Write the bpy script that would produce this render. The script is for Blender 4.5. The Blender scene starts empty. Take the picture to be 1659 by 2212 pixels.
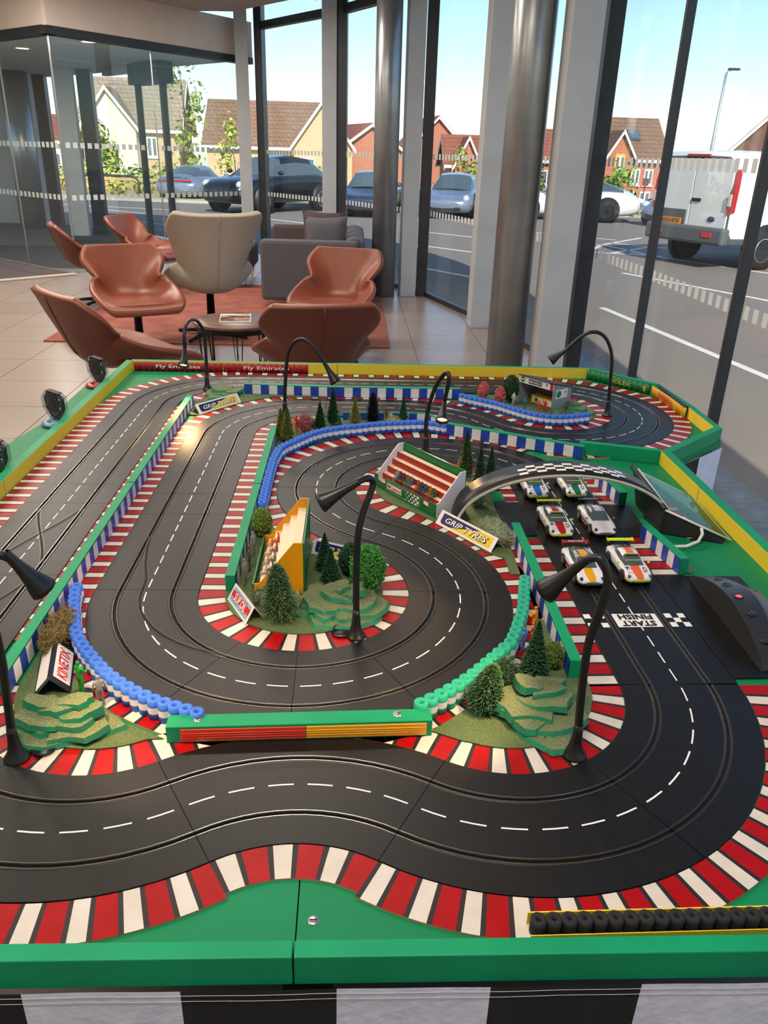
import bpy, bmesh, math, random
from mathutils import Vector, Matrix, noise
random.seed(7)
C = bpy.context.scene.collection
S = bpy.context.scene
PI = math.pi
BZ = 0.73            # height of the race board above the lounge floor
GZ = -0.25           # car park level

# ------------------------------------------------------------------ camera
cam_d = bpy.data.cameras.new('camera'); cam = bpy.data.objects.new('camera', cam_d); C.objects.link(cam)
cam_d.sensor_fit = 'VERTICAL'; cam_d.sensor_height = 24.0; cam_d.lens = 24.0 * 1695.47 / 2212
cam_d.clip_start = 0.02; cam_d.clip_end = 900
def cam_matrix(pos, pitch, roll, yaw):
    c, s = math.cos, math.sin
    fw = Vector((s(yaw) * c(pitch), c(yaw) * c(pitch), -s(pitch)))
    rt = Vector((c(yaw), -s(yaw), 0)); up = rt.cross(fw)
    r2 = rt * c(roll) + up * s(roll); u2 = -rt * s(roll) + up * c(roll)
    m = Matrix((r2, u2, -fw)).transposed().to_4x4(); m.translation = Vector(pos)
    return m
cam.matrix_world = cam_matrix((0.6651, -1.7084, 0.7657 + BZ), 0.4259, 0.0307, 0.0478)
S.camera = cam

# ------------------------------------------------------------------ sky, sun, room lamps, exposure
w = bpy.data.worlds.new('sky'); S.world = w; w.use_nodes = True
nt = w.node_tree; nt.nodes.clear()
sky = nt.nodes.new('ShaderNodeTexSky'); sky.sky_type = 'NISHITA'; sky.sun_disc = False
sky.sun_elevation = math.radians(38); sky.sun_rotation = math.radians(184); sky.air_density = 1.0; sky.dust_density = 0.5; sky.ozone_density = 4.0
bg = nt.nodes.new('ShaderNodeBackground'); bg.inputs[1].default_value = 0.19
wo = nt.nodes.new('ShaderNodeOutputWorld')
nt.links.new(sky.outputs[0], bg.inputs[0]); nt.links.new(bg.outputs[0], wo.inputs[0])
sun_d = bpy.data.lights.new('sun', 'SUN'); sun_d.energy = 5.0; sun_d.angle = 0.009; sun_d.color = (1.0, 0.93, 0.82)
sun = bpy.data.objects.new('sun', sun_d); C.objects.link(sun); sun.location = (0, -10, 20)
sun.rotation_euler = Vector((-0.09, 0.80, -0.60)).to_track_quat('-Z', 'Y').to_euler()
def room_lamp(x, y, z, sx, sy, power, col=(1.0, 0.88, 0.77)):
    d = bpy.data.lights.new('ceiling_lamp', 'AREA'); d.shape = 'RECTANGLE'; d.size = sx; d.size_y = sy; d.energy = power; d.color = col
    o = bpy.data.objects.new('ceiling_lamp', d); C.objects.link(o); o.location = (x, y, z)
    return o
CEIL = 3.20
for (x, y, p) in ((0.5, -1.6, 40), (-2.0, -1.2, 40), (-2.2, 1.6, 45), (0.3, 1.6, 26), (-2.2, 4.6, 52), (0.0, 4.6, 28), (-3.0, 7.2, 80), (-0.6, 7.4, 40)):
    room_lamp(x, y, CEIL - 0.035, 1.15, 0.25, p)
S.view_settings.view_transform = 'Standard'; S.view_settings.look = 'None'
S.view_settings.exposure = 0.30; S.view_settings.gamma = 1.0; S.view_settings.use_curve_mapping = False

# ------------------------------------------------------------------ materials
def lin(h):
    h = h.lstrip('#'); v = [int(h[i:i + 2], 16) / 255 for i in (0, 2, 4)]
    return tuple((c / 12.92 if c <= 0.04045 else ((c + 0.055) / 1.055) ** 2.4) for c in v) + (1,)
MATS = {}
def M(name, col='#808080', rough=0.5, metal=0.0, col2=None, scale=20.0, bump=0.0, bscale=None, coat=0.0, emit=0.0, spec=0.5, detail=4.0, lo=0.35, hi=0.65, trans=0.0, sss=0.0):
    if name in MATS: return MATS[name]
    m = bpy.data.materials.new(name); m.use_nodes = True; n = m.node_tree; p = n.nodes['Principled BSDF']
    p.inputs['Base Color'].default_value = lin(col); p.inputs['Roughness'].default_value = rough; p.inputs['Metallic'].default_value = metal
    p.inputs['Specular IOR Level'].default_value = spec
    if coat: p.inputs['Coat Weight'].default_value = coat; p.inputs['Coat Roughness'].default_value = 0.08
    if emit: p.inputs['Emission Color'].default_value = lin(col); p.inputs['Emission Strength'].default_value = emit
    if trans: p.inputs['Transmission Weight'].default_value = trans
    tc = n.nodes.new('ShaderNodeTexCoord')
    if col2:
        t = n.nodes.new('ShaderNodeTexNoise'); t.inputs['Scale'].default_value = scale; t.inputs['Detail'].default_value = detail
        r = n.nodes.new('ShaderNodeValToRGB'); r.color_ramp.elements[0].color = lin(col); r.color_ramp.elements[1].color = lin(col2)
        r.color_ramp.elements[0].position = lo; r.color_ramp.elements[1].position = hi
        n.links.new(tc.outputs['Object'], t.inputs['Vector']); n.links.new(t.outputs[0], r.inputs[0]); n.links.new(r.outputs[0], p.inputs['Base Color'])
    if bump:
        t2 = n.nodes.new('ShaderNodeTexNoise'); t2.inputs['Scale'].default_value = bscale or scale; t2.inputs['Detail'].default_value = 3
        b = n.nodes.new('ShaderNodeBump'); b.inputs['Strength'].default_value = bump; b.inputs['Distance'].default_value = 0.02 / max(1.0, (bscale or scale) / 20)
        n.links.new(tc.outputs['Object'], t2.inputs['Vector']); n.links.new(t2.outputs[0], b.inputs['Height']); n.links.new(b.outputs[0], p.inputs['Normal'])
    MATS[name] = m; return m
def glass_mat(name, tint, refl=0.06, rough=0.0):
    m = bpy.data.materials.new(name); m.use_nodes = True; n = m.node_tree; n.nodes.clear()
    o = n.nodes.new('ShaderNodeOutputMaterial'); mx = n.nodes.new('ShaderNodeMixShader'); t = n.nodes.new('ShaderNodeBsdfTransparent'); g = n.nodes.new('ShaderNodeBsdfGlossy')
    t.inputs[0].default_value = lin(tint); g.inputs['Roughness'].default_value = rough
    f = n.nodes.new('ShaderNodeLayerWeight'); f.inputs[0].default_value = 0.5
    pw = n.nodes.new('ShaderNodeMath'); pw.operation = 'POWER'; pw.inputs[1].default_value = 5.0
    mul = n.nodes.new('ShaderNodeMath'); mul.operation = 'MULTIPLY_ADD'; mul.inputs[1].default_value = 0.6; mul.inputs[2].default_value = refl * 0.5
    n.links.new(f.outputs['Facing'], pw.inputs[0]); n.links.new(pw.outputs[0], mul.inputs[0]); n.links.new(mul.outputs[0], mx.inputs[0]); n.links.new(t.outputs[0], mx.inputs[1]); n.links.new(g.outputs[0], mx.inputs[2]); n.links.new(mx.outputs[0], o.inputs[0])
    MATS[name] = m; return m
def brick_mat(name, c1, c2, mort, w, h, ms=0.02, rough=0.8, axis=None, bump=0.3, off=0.5):
    """procedural courses; axis 'xz' maps the wall upright, 'xy' lies flat"""
    m = bpy.data.materials.new(name); m.use_nodes = True; n = m.node_tree; p = n.nodes['Principled BSDF']; p.inputs['Roughness'].default_value = rough
    tc = n.nodes.new('ShaderNodeTexCoord'); sp = n.nodes.new('ShaderNodeSeparateXYZ'); cb = n.nodes.new('ShaderNodeCombineXYZ'); ad = n.nodes.new('ShaderNodeMath'); ad.operation = 'ADD'
    b = n.nodes.new('ShaderNodeTexBrick'); b.inputs['Scale'].default_value = 1.0; b.inputs['Brick Width'].default_value = w; b.inputs['Row Height'].default_value = h; b.inputs['Mortar Size'].default_value = ms; b.offset = off
    b.inputs['Color1'].default_value = lin(c1); b.inputs['Color2'].default_value = lin(c2); b.inputs['Mortar'].default_value = lin(mort)
    n.links.new(tc.outputs['Object'], sp.inputs[0]); n.links.new(sp.outputs[0], ad.inputs[0]); n.links.new(sp.outputs[1], ad.inputs[1]); n.links.new(ad.outputs[0], cb.inputs[0]); n.links.new(sp.outputs[2], cb.inputs[1])
    n.links.new(cb.outputs[0], b.inputs['Vector']); n.links.new(b.outputs[0], p.inputs['Base Color'])
    MATS[name] = m; return m

# ------------------------------------------------------------------ mesh helpers
class MB:
    def __init__(s): s.v = []; s.f = []; s.m = []; s.sm = []
    def face(s, idx, mat=0, smooth=False): s.f.append(tuple(idx)); s.m.append(mat); s.sm.append(smooth)
    def poly(s, pts, mat=0):
        b = len(s.v); s.v += [tuple(p) for p in pts]; s.face(range(b, b + len(pts)), mat)
    def box(s, c, d, mat=0, rz=0.0, mats=None):
        b = len(s.v); x, y, z = d[0] / 2, d[1] / 2, d[2] / 2; ca, sa = math.cos(rz), math.sin(rz)
        for (i, j, k) in ((-1, -1, -1), (1, -1, -1), (1, 1, -1), (-1, 1, -1), (-1, -1, 1), (1, -1, 1), (1, 1, 1), (-1, 1, 1)):
            px, py = i * x, j * y; s.v.append((c[0] + px * ca - py * sa, c[1] + px * sa + py * ca, c[2] + k * z))
        mm = mats or [mat] * 6   # bottom, top, -y, +x, +y, -x
        for q, mt in zip(((0, 3, 2, 1), (4, 5, 6, 7), (0, 1, 5, 4), (1, 2, 6, 5), (2, 3, 7, 6), (3, 0, 4, 7)), mm): s.face([b + t for t in q], mt)
    def prism(s, p2, z0, z1, top=0, side=0, bot=None):
        b = len(s.v); n = len(p2)
        s.v += [(p[0], p[1], z0) for p in p2] + [(p[0], p[1], z1) for p in p2]
        s.face(range(b + n, b + 2 * n), top); s.face(list(range(b, b + n))[::-1], (side[-1] if isinstance(side, (list, tuple)) else side) if bot is None else bot)
        for i in range(n):
            j = (i + 1) % n; mt = side[i] if isinstance(side, (list, tuple)) else side
            s.face((b + i, b + j, b + n + j, b + n + i), mt)
    def extrude(s, pts, vec, mat=0, sides=None):
        """planar outline pts pushed along vec"""
        b = len(s.v); n = len(pts); s.v += [tuple(p) for p in pts] + [tuple(Vector(p) + Vector(vec)) for p in pts]
        s.face(list(range(b, b + n))[::-1], mat); s.face(range(b + n, b + 2 * n), mat)
        for i in range(n): j = (i + 1) % n; s.face((b + i, b + j, b + n + j, b + n + i), mat if sides is None else sides)
    def rings(s, R, mat=0, closed=True, caps=True, smooth=True, fm=None):
        b = len(s.v); n = len(R[0])
        for r in R: s.v += [tuple(p) for p in r]
        for i in range(len(R) - 1):
            for j in range(n if closed else n - 1):
                k = (j + 1) % n; s.face((b + i * n + j, b + i * n + k, b + (i + 1) * n + k, b + (i + 1) * n + j), fm(i, j) if fm else mat, smooth)
        if caps and closed:
            c0 = fm(0, 0) if fm else mat
            s.face([b + j for j in range(n)][::-1], c0, False); s.face([b + (len(R) - 1) * n + j for j in range(n)], fm(len(R) - 2, 0) if fm else mat, False)
    def tube(s, path, r, n=8, mat=0, caps=True, smooth=True):
        P = [Vector(p) for p in path]; R = []; up = None
        for i, p in enumerate(P):
            t = (P[min(i + 1, len(P) - 1)] - P[max(i - 1, 0)]).normalized()
            if up is None: up = Vector((0, 0, 1)) if abs(t.z) < 0.9 else Vector((1, 0, 0))
            a = t.cross(up).normalized(); up = a.cross(t).normalized()
            rr = r[i] if isinstance(r, (list, tuple)) else r
            R.append([p + (a * math.cos(2 * PI * k / n) + up * math.sin(2 * PI * k / n)) * rr for k in range(n)])
        s.rings(R, mat, True, caps, smooth)
    def lathe(s, prof, c=(0, 0, 0), n=16, mat=0, fm=None, caps=True, smooth=True):
        R = [[(c[0] + r * math.cos(2 * PI * k / n), c[1] + r * math.sin(2 * PI * k / n), c[2] + z) for k in range(n)] for r, z in prof]
        s.rings(R, mat, True, caps, smooth, fm)
    def ball(s, c, r, nu=10, nv=6, mat=0):
        r = r if isinstance(r, (tuple, list)) else (r, r, r)
        R = []
        for i in range(nv + 1):
            a = -PI / 2 + PI * i / nv; q = max(math.cos(a), 0.02)
            R.append([(c[0] + r[0] * q * math.cos(2 * PI * k / nu), c[1] + r[1] * q * math.sin(2 * PI * k / nu), c[2] + r[2] * math.sin(a)) for k in range(nu)])
        s.rings(R, mat, True, True, True)
    def mesh(s, name, mats):
        me = bpy.data.meshes.new(name); me.from_pydata(s.v, [], s.f)
        for m in mats: me.materials.append(m)
        me.polygons.foreach_set('material_index', s.m); me.polygons.foreach_set('use_smooth', s.sm)
        bm = bmesh.new(); bm.from_mesh(me); bmesh.ops.recalc_face_normals(bm, faces=bm.faces); bm.to_mesh(me); bm.free()
        me.update(); return me
    def build(s, name, mats, parent=None, loc=(0, 0, 0), rz=0.0, bevel=0.0, sub=0, solid=0.0):
        if not isinstance(mats, (list, tuple)): mats = [mats]
        return link(name, s.mesh(name, mats), parent, loc, rz, bevel, sub, solid)
def link(name, me, parent=None, loc=(0, 0, 0), rz=0.0, bevel=0.0, sub=0, solid=0.0):
    o = bpy.data.objects.new(name, me); C.objects.link(o); o.location = loc; o.rotation_euler = (0, 0, rz)
    if parent: o.parent = parent
    if solid: d = o.modifiers.new('thickness', 'SOLIDIFY'); d.thickness = solid; d.offset = 0
    if bevel: d = o.modifiers.new('bevel', 'BEVEL'); d.width = bevel; d.segments = 2; d.limit_method = 'ANGLE'
    if sub: d = o.modifiers.new('smooth', 'SUBSURF'); d.levels = sub; d.render_levels = sub
    return o
def tag(o, label, cat, group=None, kind=None):
    o['label'] = label; o['category'] = cat
    if group: o['group'] = group
    if kind: o['kind'] = kind
    return o
def thing(name, label, cat, loc=(0, 0, 0), rz=0.0, group=None):
    o = bpy.data.objects.new(name, None); C.objects.link(o); o.empty_display_size = 0.05; o.location = loc; o.rotation_euler = (0, 0, rz)
    return tag(o, label, cat, group)
def struct(o): o['kind'] = 'structure'; return o
def copy_tree(o, parent=None):
    c = o.copy(); C.objects.link(c)
    if parent: c.parent = parent
    for ch in list(o.children): copy_tree(ch, c)
    return c
def text(s, mat, parent, org, xd, yd, h, width=None, bold=0.0, shear=0.0, name='lettering', lift=0.0005, align='CENTER'):
    cu = bpy.data.curves.new('t', 'FONT'); cu.body = s; cu.align_x = align; cu.align_y = 'CENTER'; cu.offset = bold; cu.shear = shear; cu.resolution_u = 2
    o = bpy.data.objects.new('t', cu); C.objects.link(o); bpy.context.view_layer.update()
    dg = bpy.context.evaluated_depsgraph_get(); me = bpy.data.meshes.new_from_object(o.evaluated_get(dg)); bpy.data.objects.remove(o); bpy.data.curves.remove(cu)
    xs = [v.co.x for v in me.vertices]; ys = [v.co.y for v in me.vertices]
    if not xs: return None
    kx = ky = h / max(max(ys) - min(ys), 1e-6); cy = (max(ys) + min(ys)) / 2; cx = (max(xs) + min(xs)) / 2
    if width: kx = width / (max(xs) - min(xs))
    X = Vector(xd).normalized(); Y = Vector(yd).normalized(); N = X.cross(Y); O = Vector(org) + N * lift
    for v in me.vertices: v.co = O + X * ((v.co.x - cx) * kx) + Y * ((v.co.y - cy) * ky)
    me.materials.clear(); me.materials.append(mat); me.name = name
    return link(name, me, parent)

# ================================================================== the lounge (structure)
m_tile = M('terrazzo', '#8a7c73', 0.30, col2='#b3a397', scale=150, detail=6, lo=0.42, hi=0.72)
m_grout = M('grout', '#6a625c', 0.8)
m_wall = M('warm_white_paint', '#ddd2c8', 0.75, col2='#e2d8cf', scale=3)
m_dark = M('anthracite_metal', '#33373b', 0.42, 0.3, col2='#3b3f44', scale=4)
m_fin = M('grey_cladding', '#b7bcbe', 0.45, 0.1, col2='#c0c5c7', scale=3)
m_col = M('brushed_column', '#979da0', 0.34, 0.7, col2='#a4aaac', scale=6)
m_pane = glass_mat('pane_glass', '#f8faf9', 0.05)
m_pane2 = glass_mat('vestibule_glass', '#f3f7f6', 0.08)
m_frost = M('frosted_film', '#d3dbdc', 0.7)
m_steel = M('brushed_steel', '#b9bcbc', 0.3, 0.9)
m_lampglow = M('downlight_glow', '#ffdfae', 0.5, emit=3.0)
V = [(-0.72, 11.4), (0.50, 9.72), (1.50, 7.88), (2.0, 6.2), (2.36, 4.2), (2.39, 2.95), (2.39, 1.8), (2.39, 0.6), (2.39, -0.7), (2.39, -2.2), (2.39, -4.0)]
CN = (-2.89, 8.97); VE = (-0.93, 11.62); VL = (-6.0, 11.75)

fb = MB(); fb.prism([(-6.2, -4.1), (2.46, -4.1), (2.46, 4.2), (2.06, 6.3), (1.56, 7.95), (0.56, 9.8), (-0.72, 11.55), (-4.0, 16.2), (-7.5, 16.2)], -0.28, -0.006, 0, 0)
floor = struct(fb.build('floor', [m_grout]))
def clip(poly, a, b):
    """keep the part of poly on the left of a->b"""
    out = []
    for i in range(len(poly)):
        p, q = poly[i], poly[(i + 1) % len(poly)]
        d = lambda r: (b[0] - a[0]) * (r[1] - a[1]) - (b[1] - a[1]) * (r[0] - a[0])
        dp, dq = d(p), d(q)
        if dp >= 0: out.append(p)
        if dp * dq < 0: t = dp / (dp - dq); out.append((p[0] + t * (q[0] - p[0]), p[1] + t * (q[1] - p[1])))
    return out
TX, TY, g = 0.6, 0.605, 0.0025
tb = MB(); tb.prism([(-TX / 2 + g, -TY / 2 + g), (TX / 2 - g, -TY / 2 + g), (TX / 2 - g, TY / 2 - g), (-TX / 2 + g, TY / 2 - g)], -0.008, 0.0, 0, 0)
tile_me = tb.mesh('floor_tile', [m_tile])
def floor_tiles():
    for i in range(-11, 3):
        for j in range(-8, 16):
            cx, cy = 1.5 + i * TX, 4.94 - TY / 2 + j * TY
            if cx < -5.9 or cy < -3.9: continue
            r = [(cx - TX / 2 + g, cy - TY / 2 + g), (cx + TX / 2 - g, cy - TY / 2 + g), (cx + TX / 2 - g, cy + TY / 2 - g), (cx - TX / 2 + g, cy + TY / 2 - g)]
            p = r
            for k in range(len(V) - 1): p = clip(p, V[k + 1], V[k])
            if len(p) < 3: continue
            d = lambda q, a, b: (b[0] - a[0]) * (q[1] - a[1]) - (b[1] - a[1]) * (q[0] - a[0])
            if all(d(q, CN, VL) < -0.05 and d(q, CN, VE) > 0.05 for q in p): continue     # under the entrance matting
            if p == r: o = link('floor_tile', tile_me, floor, (cx, cy, 0))
            else:
                b = MB(); b.prism([(x - cx, y - cy) for x, y in p], -0.008, 0.0, 0, 0); o = b.build('floor_tile', [m_tile], floor, (cx, cy, 0))
floor_tiles()
# sill line along the glass
def seg_box(mb, a, b, w, z0, z1, mat=0, shift=0.0, ext=0.0):
    d = Vector((b[0] - a[0], b[1] - a[1])); L = d.length; d /= L; n = Vector((-d.y, d.x))
    c = (Vector(a[:2]) + Vector(b[:2])) / 2 + n * shift
    mb.box((c.x, c.y, (z0 + z1) / 2), (L + ext, w, z1 - z0), mat, math.atan2(d.y, d.x))
for k in range(len(V) - 1):
    nm = 'window_%d' % (k + 1)
    t = bpy.data.objects.new(nm, None); C.objects.link(t); struct(t)
    mb = MB(); seg_box(mb, V[k], V[k + 1], 0.06, 0.0, 0.05); seg_box(mb, V[k], V[k + 1], 0.05, 4.15, 4.25)
    if k < 4: seg_box(mb, V[k], V[k + 1], 0.10, 3.08, 3.17)
    mb.build('window_frame', [m_dark], t)
    mb = MB(); seg_box(mb, V[k], V[k + 1], 0.012, 0.05, 4.2, ext=-0.02); mb.build('pane', [m_pane], t)
    d = Vector((V[k + 1][0] - V[k][0], V[k + 1][1] - V[k][1])); L = d.length; d /= L; n = Vector((d.y, -d.x))
    if k < 7:
        sq = 0.058; step = 0.086; cnt = int((L - 0.08) / step); fm = MB()
        for zc in (0.915, 1.50):
            for i in range(cnt):
                c = Vector(V[k]) + d * (0.05 + step * (i + 0.5)); fm.box((c.x + n.x * 0.008, c.y + n.y * 0.008, zc), (0.044, 0.0012, sq), 0, math.atan2(d.y, d.x))
        fm.build('frosted_marker', [m_frost], t)
def mullion(n, x, y, sx, sy, rz, mat, z1=4.2):
    b = MB(); b.box((0, 0, z1 / 2), (sx, sy, z1)); return struct(b.build('trim_%d' % n, [mat], None, (x, y, 0), rz, bevel=0.004))
mullion(1, V[0][0] + 0.02, V[0][1] - 0.02, 0.11, 0.20, -0.2, m_dark); mullion(2, V[1][0] - 0.0, V[1][1] - 0.05, 0.15, 0.16, -0.1, m_dark)
mullion(3, V[2][0] - 0.02, V[2][1] - 0.05, 0.12, 0.16, -0.1, m_dark); mullion(4, V[3][0] + 0.02, V[3][1], 0.09, 0.16, -0.15, m_dark)
mullion(5, V[4][0] - 0.035, V[4][1] - 0.05, 0.10, 0.30, -0.12, m_dark)
for k in range(5, 11): mullion(k + 1, V[k][0] - 0.012, V[k][1], 0.05, 0.03, 0, m_dark)
fins = [(-0.945, 11.2, 0.18, 0.16, 0.12), (0.345, 9.62, 0.175, 0.17, 0.10), (1.305, 7.80, 0.18, 0.17, 0.12), (1.90, 6.02, 0.195, 0.20, 0.06), (2.075, 3.90, 0.20, 0.22, 0.0)]
for i, (x, y, sx, sy, rz) in enumerate(fins): mullion(20 + i, x, y, sx, sy, rz, m_fin)
def column(name, label, x, y, r):
    b = MB(); b.lathe([(r, 0), (r, 4.2)], (0, 0, 0), 40, 0); t = tag(b.build(name, [m_col], None, (x, y, 0)), label, 'column')
    return t
column('steel_column', 'far round grey steel column right of the sofa', 1.02, 7.72, 0.136)
column('steel_column', 'nearer round grey steel column rising behind the far yellow rim of the race board', 1.815, 4.12, 0.138)
# ceiling with the set back edge, bulkhead, roof over the lounge
cb = MB(); cb.prism([(-6.2, -4.1), (2.2, -4.1), (2.0, 4.0), (1.2, 7.4), (0.18, 9.63), (-0.01, 9.51), (-0.97, 10.72), (-1.25, 10.75), (-6.0, 12.0)], CEIL, CEIL + 0.28, 0, 0, 0)
struct(cb.build('ceiling', [M('ceiling_paint', '#b5aaa2', 0.8)]))
rb = MB(); rb.prism([(-8.5, -6.0), (3.95, -6.0), (3.9, 4.4), (3.3, 7.2), (2.3, 10.4), (-0.2, 13.0), (-4.2, 16.6), (-8.5, 16.6)], 4.25, 4.5, 0, 0, 0)
struct(rb.build('trim_40', [M('roof_edge', '#5d6164', 0.6)]))
lampb = MB(); lampb.box((0, 0, 0), (1.2, 0.3, 0.03), 0, mats=[1, 0, 0, 0, 0, 0])
lp_me = lampb.mesh('panel_lamp', [m_fin, m_lampglow])
for i, (x, y) in enumerate(((0.5, -1.6), (-2.0, -1.2), (-2.2, 1.6), (0.3, 1.6), (-2.2, 4.6), (0.0, 4.6), (-3.0, 7.2), (-0.6, 7.4))):
    o = link('panel_lamp', lp_me, None, (x, y, CEIL - 0.016)); tag(o, 'flat rectangular lamp panel flush with the lounge ceiling, ' + ('over the near right table end', 'behind the camera at left', 'over the left floor', 'over the race board middle', 'over the leather chairs at left', 'over the coffee table', 'by the lobby screen', 'over the rug')[i], 'lamp', 'ceiling lamp panels')
wb = MB(); wb.box((-6.1, 3.8, 1.6), (0.15, 15.8, 3.2)); struct(wb.build('wall_left', [m_wall]))
wb = MB(); wb.box((-1.85, -4.1, 2.1), (8.7, 0.15, 4.2)); struct(wb.build('wall_back', [m_wall]))
# vestibule: bulkhead over glass, glass screens, matting
vb = MB(); seg_box(vb, CN, VE, 0.16, 2.75, 3.20, 0, ext=0.1); struct(vb.build('wall_bulkhead', [m_wall], bevel=0.004))
vb = MB(); seg_box(vb, VL, CN, 0.16, 2.75, 3.20, 0, ext=0.1); struct(vb.build('wall_bulkhead_left', [m_wall]))
for nm, a, b in (('trim_30', CN, VE), ('trim_31', VL, CN)):
    vb = MB(); seg_box(vb, a, b, 0.18, 2.665, 2.75, 0, ext=0.1); struct(vb.build(nm, [m_dark]))
def lerp2(a, b, t): return (a[0] + (b[0] - a[0]) * t, a[1] + (b[1] - a[1]) * t)
k1 = 0.455
screens = [('window_20', CN, lerp2(CN, VE, k1)), ('window_21', lerp2(CN, VE, k1), VE), ('window_22', lerp2(CN, VL, 0.295), CN), ('window_23', lerp2(CN, VL, 0.66), lerp2(CN, VL, 0.295)), ('window_24', VL, lerp2(CN, VL, 0.66))]
for nm, a, b in screens:
    t = bpy.data.objects.new(nm, None); C.objects.link(t); struct(t)
    mb = MB(); seg_box(mb, a, b, 0.012, 0.01, 2.665, ext=-0.012); mb.build('pane', [m_pane2], t)
    mb = MB(); mb.box((a[0], a[1], 1.335), (0.014, 0.02, 2.65)); mb.build('edge_trim', [m_steel], t)
    d = Vector((b[0] - a[0], b[1] - a[1])); L = d.length; d /= L; n = Vector((d.y, -d.x)); fm = MB(); step = 0.105
    for zc in (0.905, 1.505):
        for i in range(int((L - 0.05) / step)):
            c = Vector(a) + d * (0.03 + step * (i + 0.5)) + n * 0.009; fm.box((c.x, c.y, zc), (0.062, 0.0012, 0.062), 0, math.atan2(d.y, d.x))
    fm.build('frosted_marker', [m_frost], t)
m_mat = M('entrance_mat_rib', '#3d3f42', 0.85, col2='#4a4c4f', scale=60)
m_matg = M('entrance_mat_groove', '#77797a', 0.5, 0.4)
mb = MB(); mb.prism([CN, VE, (-1.0, 11.9), (-5.3, 16.0), (-7.4, 16.0), VL], -0.006, 0.003, 0, 0)
mat_o = tag(mb.build('entrance_mat', [m_matg]), 'dark ribbed entrance matting inside the glass lobby', 'mat')
mb = MB(); wedge = [CN, VE, (-1.05, 11.85), (-5.3, 15.9), (-7.3, 15.9), VL]
for i in range(150):
    t0 = 8.9 + i * 0.052; q = clip(clip(wedge, (-9, t0 - 0.04 * 9 + 0.6), (2, t0 + 0.04 * 2 + 0.6)), (2, t0 + 0.034 + 0.08 + 0.6), (-9, t0 + 0.034 - 0.36 + 0.6))
    if len(q) >= 3: mb.prism(q, 0.003, 0.008, 0, 0)
o = mb.build('mat_rib', [m_mat], mat_o); o['kind'] = 'stuff'
mb = MB(); mb.prism([(-2.92, 8.93), (-3.78, 9.70), (-6.0, 11.7), (-6.0, 5.75), (-3.66, 8.27)], -0.004, 0.004, 0, 0)
tag(mb.build('entrance_carpet', [M('brown_carpet', '#4c4547', 0.95, col2='#564e50', scale=120, bump=0.3)]), 'dark brown carpet strip lying outside the glass lobby screen', 'carpet')
mb = MB(); seg_box(mb, (-6.0, 5.68), (-2.9, 8.90), 0.09, -0.003, 0.009); seg_box(mb, (-6.0, 5.52), (-2.86, 8.78), 0.07, -0.003, 0.005, 1)
struct(mb.build('trim_32', [M('pale_threshold', '#d8c3b4', 0.4), M('dark_threshold', '#6e6664', 0.6)]))
# behind the lobby: posts, sliding door, outer wall
mullion(33, -4.32, 13.75, 0.33, 0.16, 0.0, m_fin, 2.95); mullion(34, -4.05, 14.1, 0.24, 0.2, 0.0, m_dark, 2.95)
mullion(35, -5.50, 15.3, 0.14, 0.2, 0.0, m_fin, 2.95); mullion(36, -5.36, 15.6, 0.22, 0.2, 0.0, m_dark, 2.95)
column('steel_column', 'round grey column at the back of the glass lobby', -5.62, 14.95, 0.24).scale = (1, 1, 0.68)
wb = MB(); wb.box((-7.0, 16.0, 1.5), (2.6, 0.14, 3.0)); struct(wb.build('wall_lobby', [M('lobby_wall', '#9b9a92', 0.8)]))
wb = MB(); wb.prism([(-2.95, 9.05), (-0.97, 11.72), (-5.3, 16.1), (-7.6, 16.1), (-6.0, 11.8)], 2.72, 2.80, 0, 0, 0)
struct(wb.build('ceiling_lobby', [M('lobby_ceiling', '#dde2e0', 0.8)]))
dl = MB(); dl.lathe([(0.0, -0.012), (0.09, -0.012), (0.11, -0.012), (0.115, 0.0)], (0, 0, 0), 20, 0, fm=lambda i, j: 1 if i < 1 else 0, caps=False)
dl_me = dl.mesh('downlight', [m_fin, m_lampglow])
for (x, y, lb) in ((-3.93, 11.0, 'round recessed downlight left in the lobby ceiling'), (-2.72, 9.97, 'round recessed downlight behind the first lobby pane')):
    o = link('downlight', dl_me, None, (x, y, 2.719)); tag(o, lb, 'lamp'); room_lamp(x, y, 2.70, 0.14, 0.14, 40)
t = bpy.data.objects.new('door_1', None); C.objects.link(t); struct(t)
A = (-3.60, 13.75); B = (-2.15, 12.00)
mb = MB(); seg_box(mb, A, B, 0.18, 0.0, 0.12); mb.build('door_sill', [m_steel], t)
mb = MB(); seg_box(mb, lerp2(A, B, .50), lerp2(A, B, .95), 0.26, 2.42, 2.72); mb.build('door_head', [m_dark], t); mb = MB(); seg_box(mb, A, lerp2(A, B, .5), 0.10, 2.60, 2.68); mb.build('door_track', [m_fin], t)
for q in (0.53, 0.90):
    p = lerp2(A, B, q); mb = MB(); mb.box((p[0], p[1], 1.3), (0.07, 0.09, 2.4), 0, -0.88); mb.build('door_stile', [m_dark], t)
mb = MB(); seg_box(mb, A, B, 0.014, 0.12, 2.50); mb.build('pane', [m_pane], t)
# stone strip outside the right hand glass
st = thing('paving_strip', 'pale grooved grey paving strip along the outside of the right windows', 'paving', (0, 0, 0))
m_plank = M('pale_stone', '#6b767d', 0.75, col2='#7f8a91', scale=9, bump=0.15)
pl = MB(); pl.box((0, 0, -0.03), (0.56, 0.236, 0.06)); pl_me = pl.mesh('paving_slab', [m_plank])
for i in range(34): link('paving_slab', pl_me, st, (2.70 + (0.0 if i < 26 else 0), -2.0 + i * 0.24, GZ + 0.045))

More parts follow.
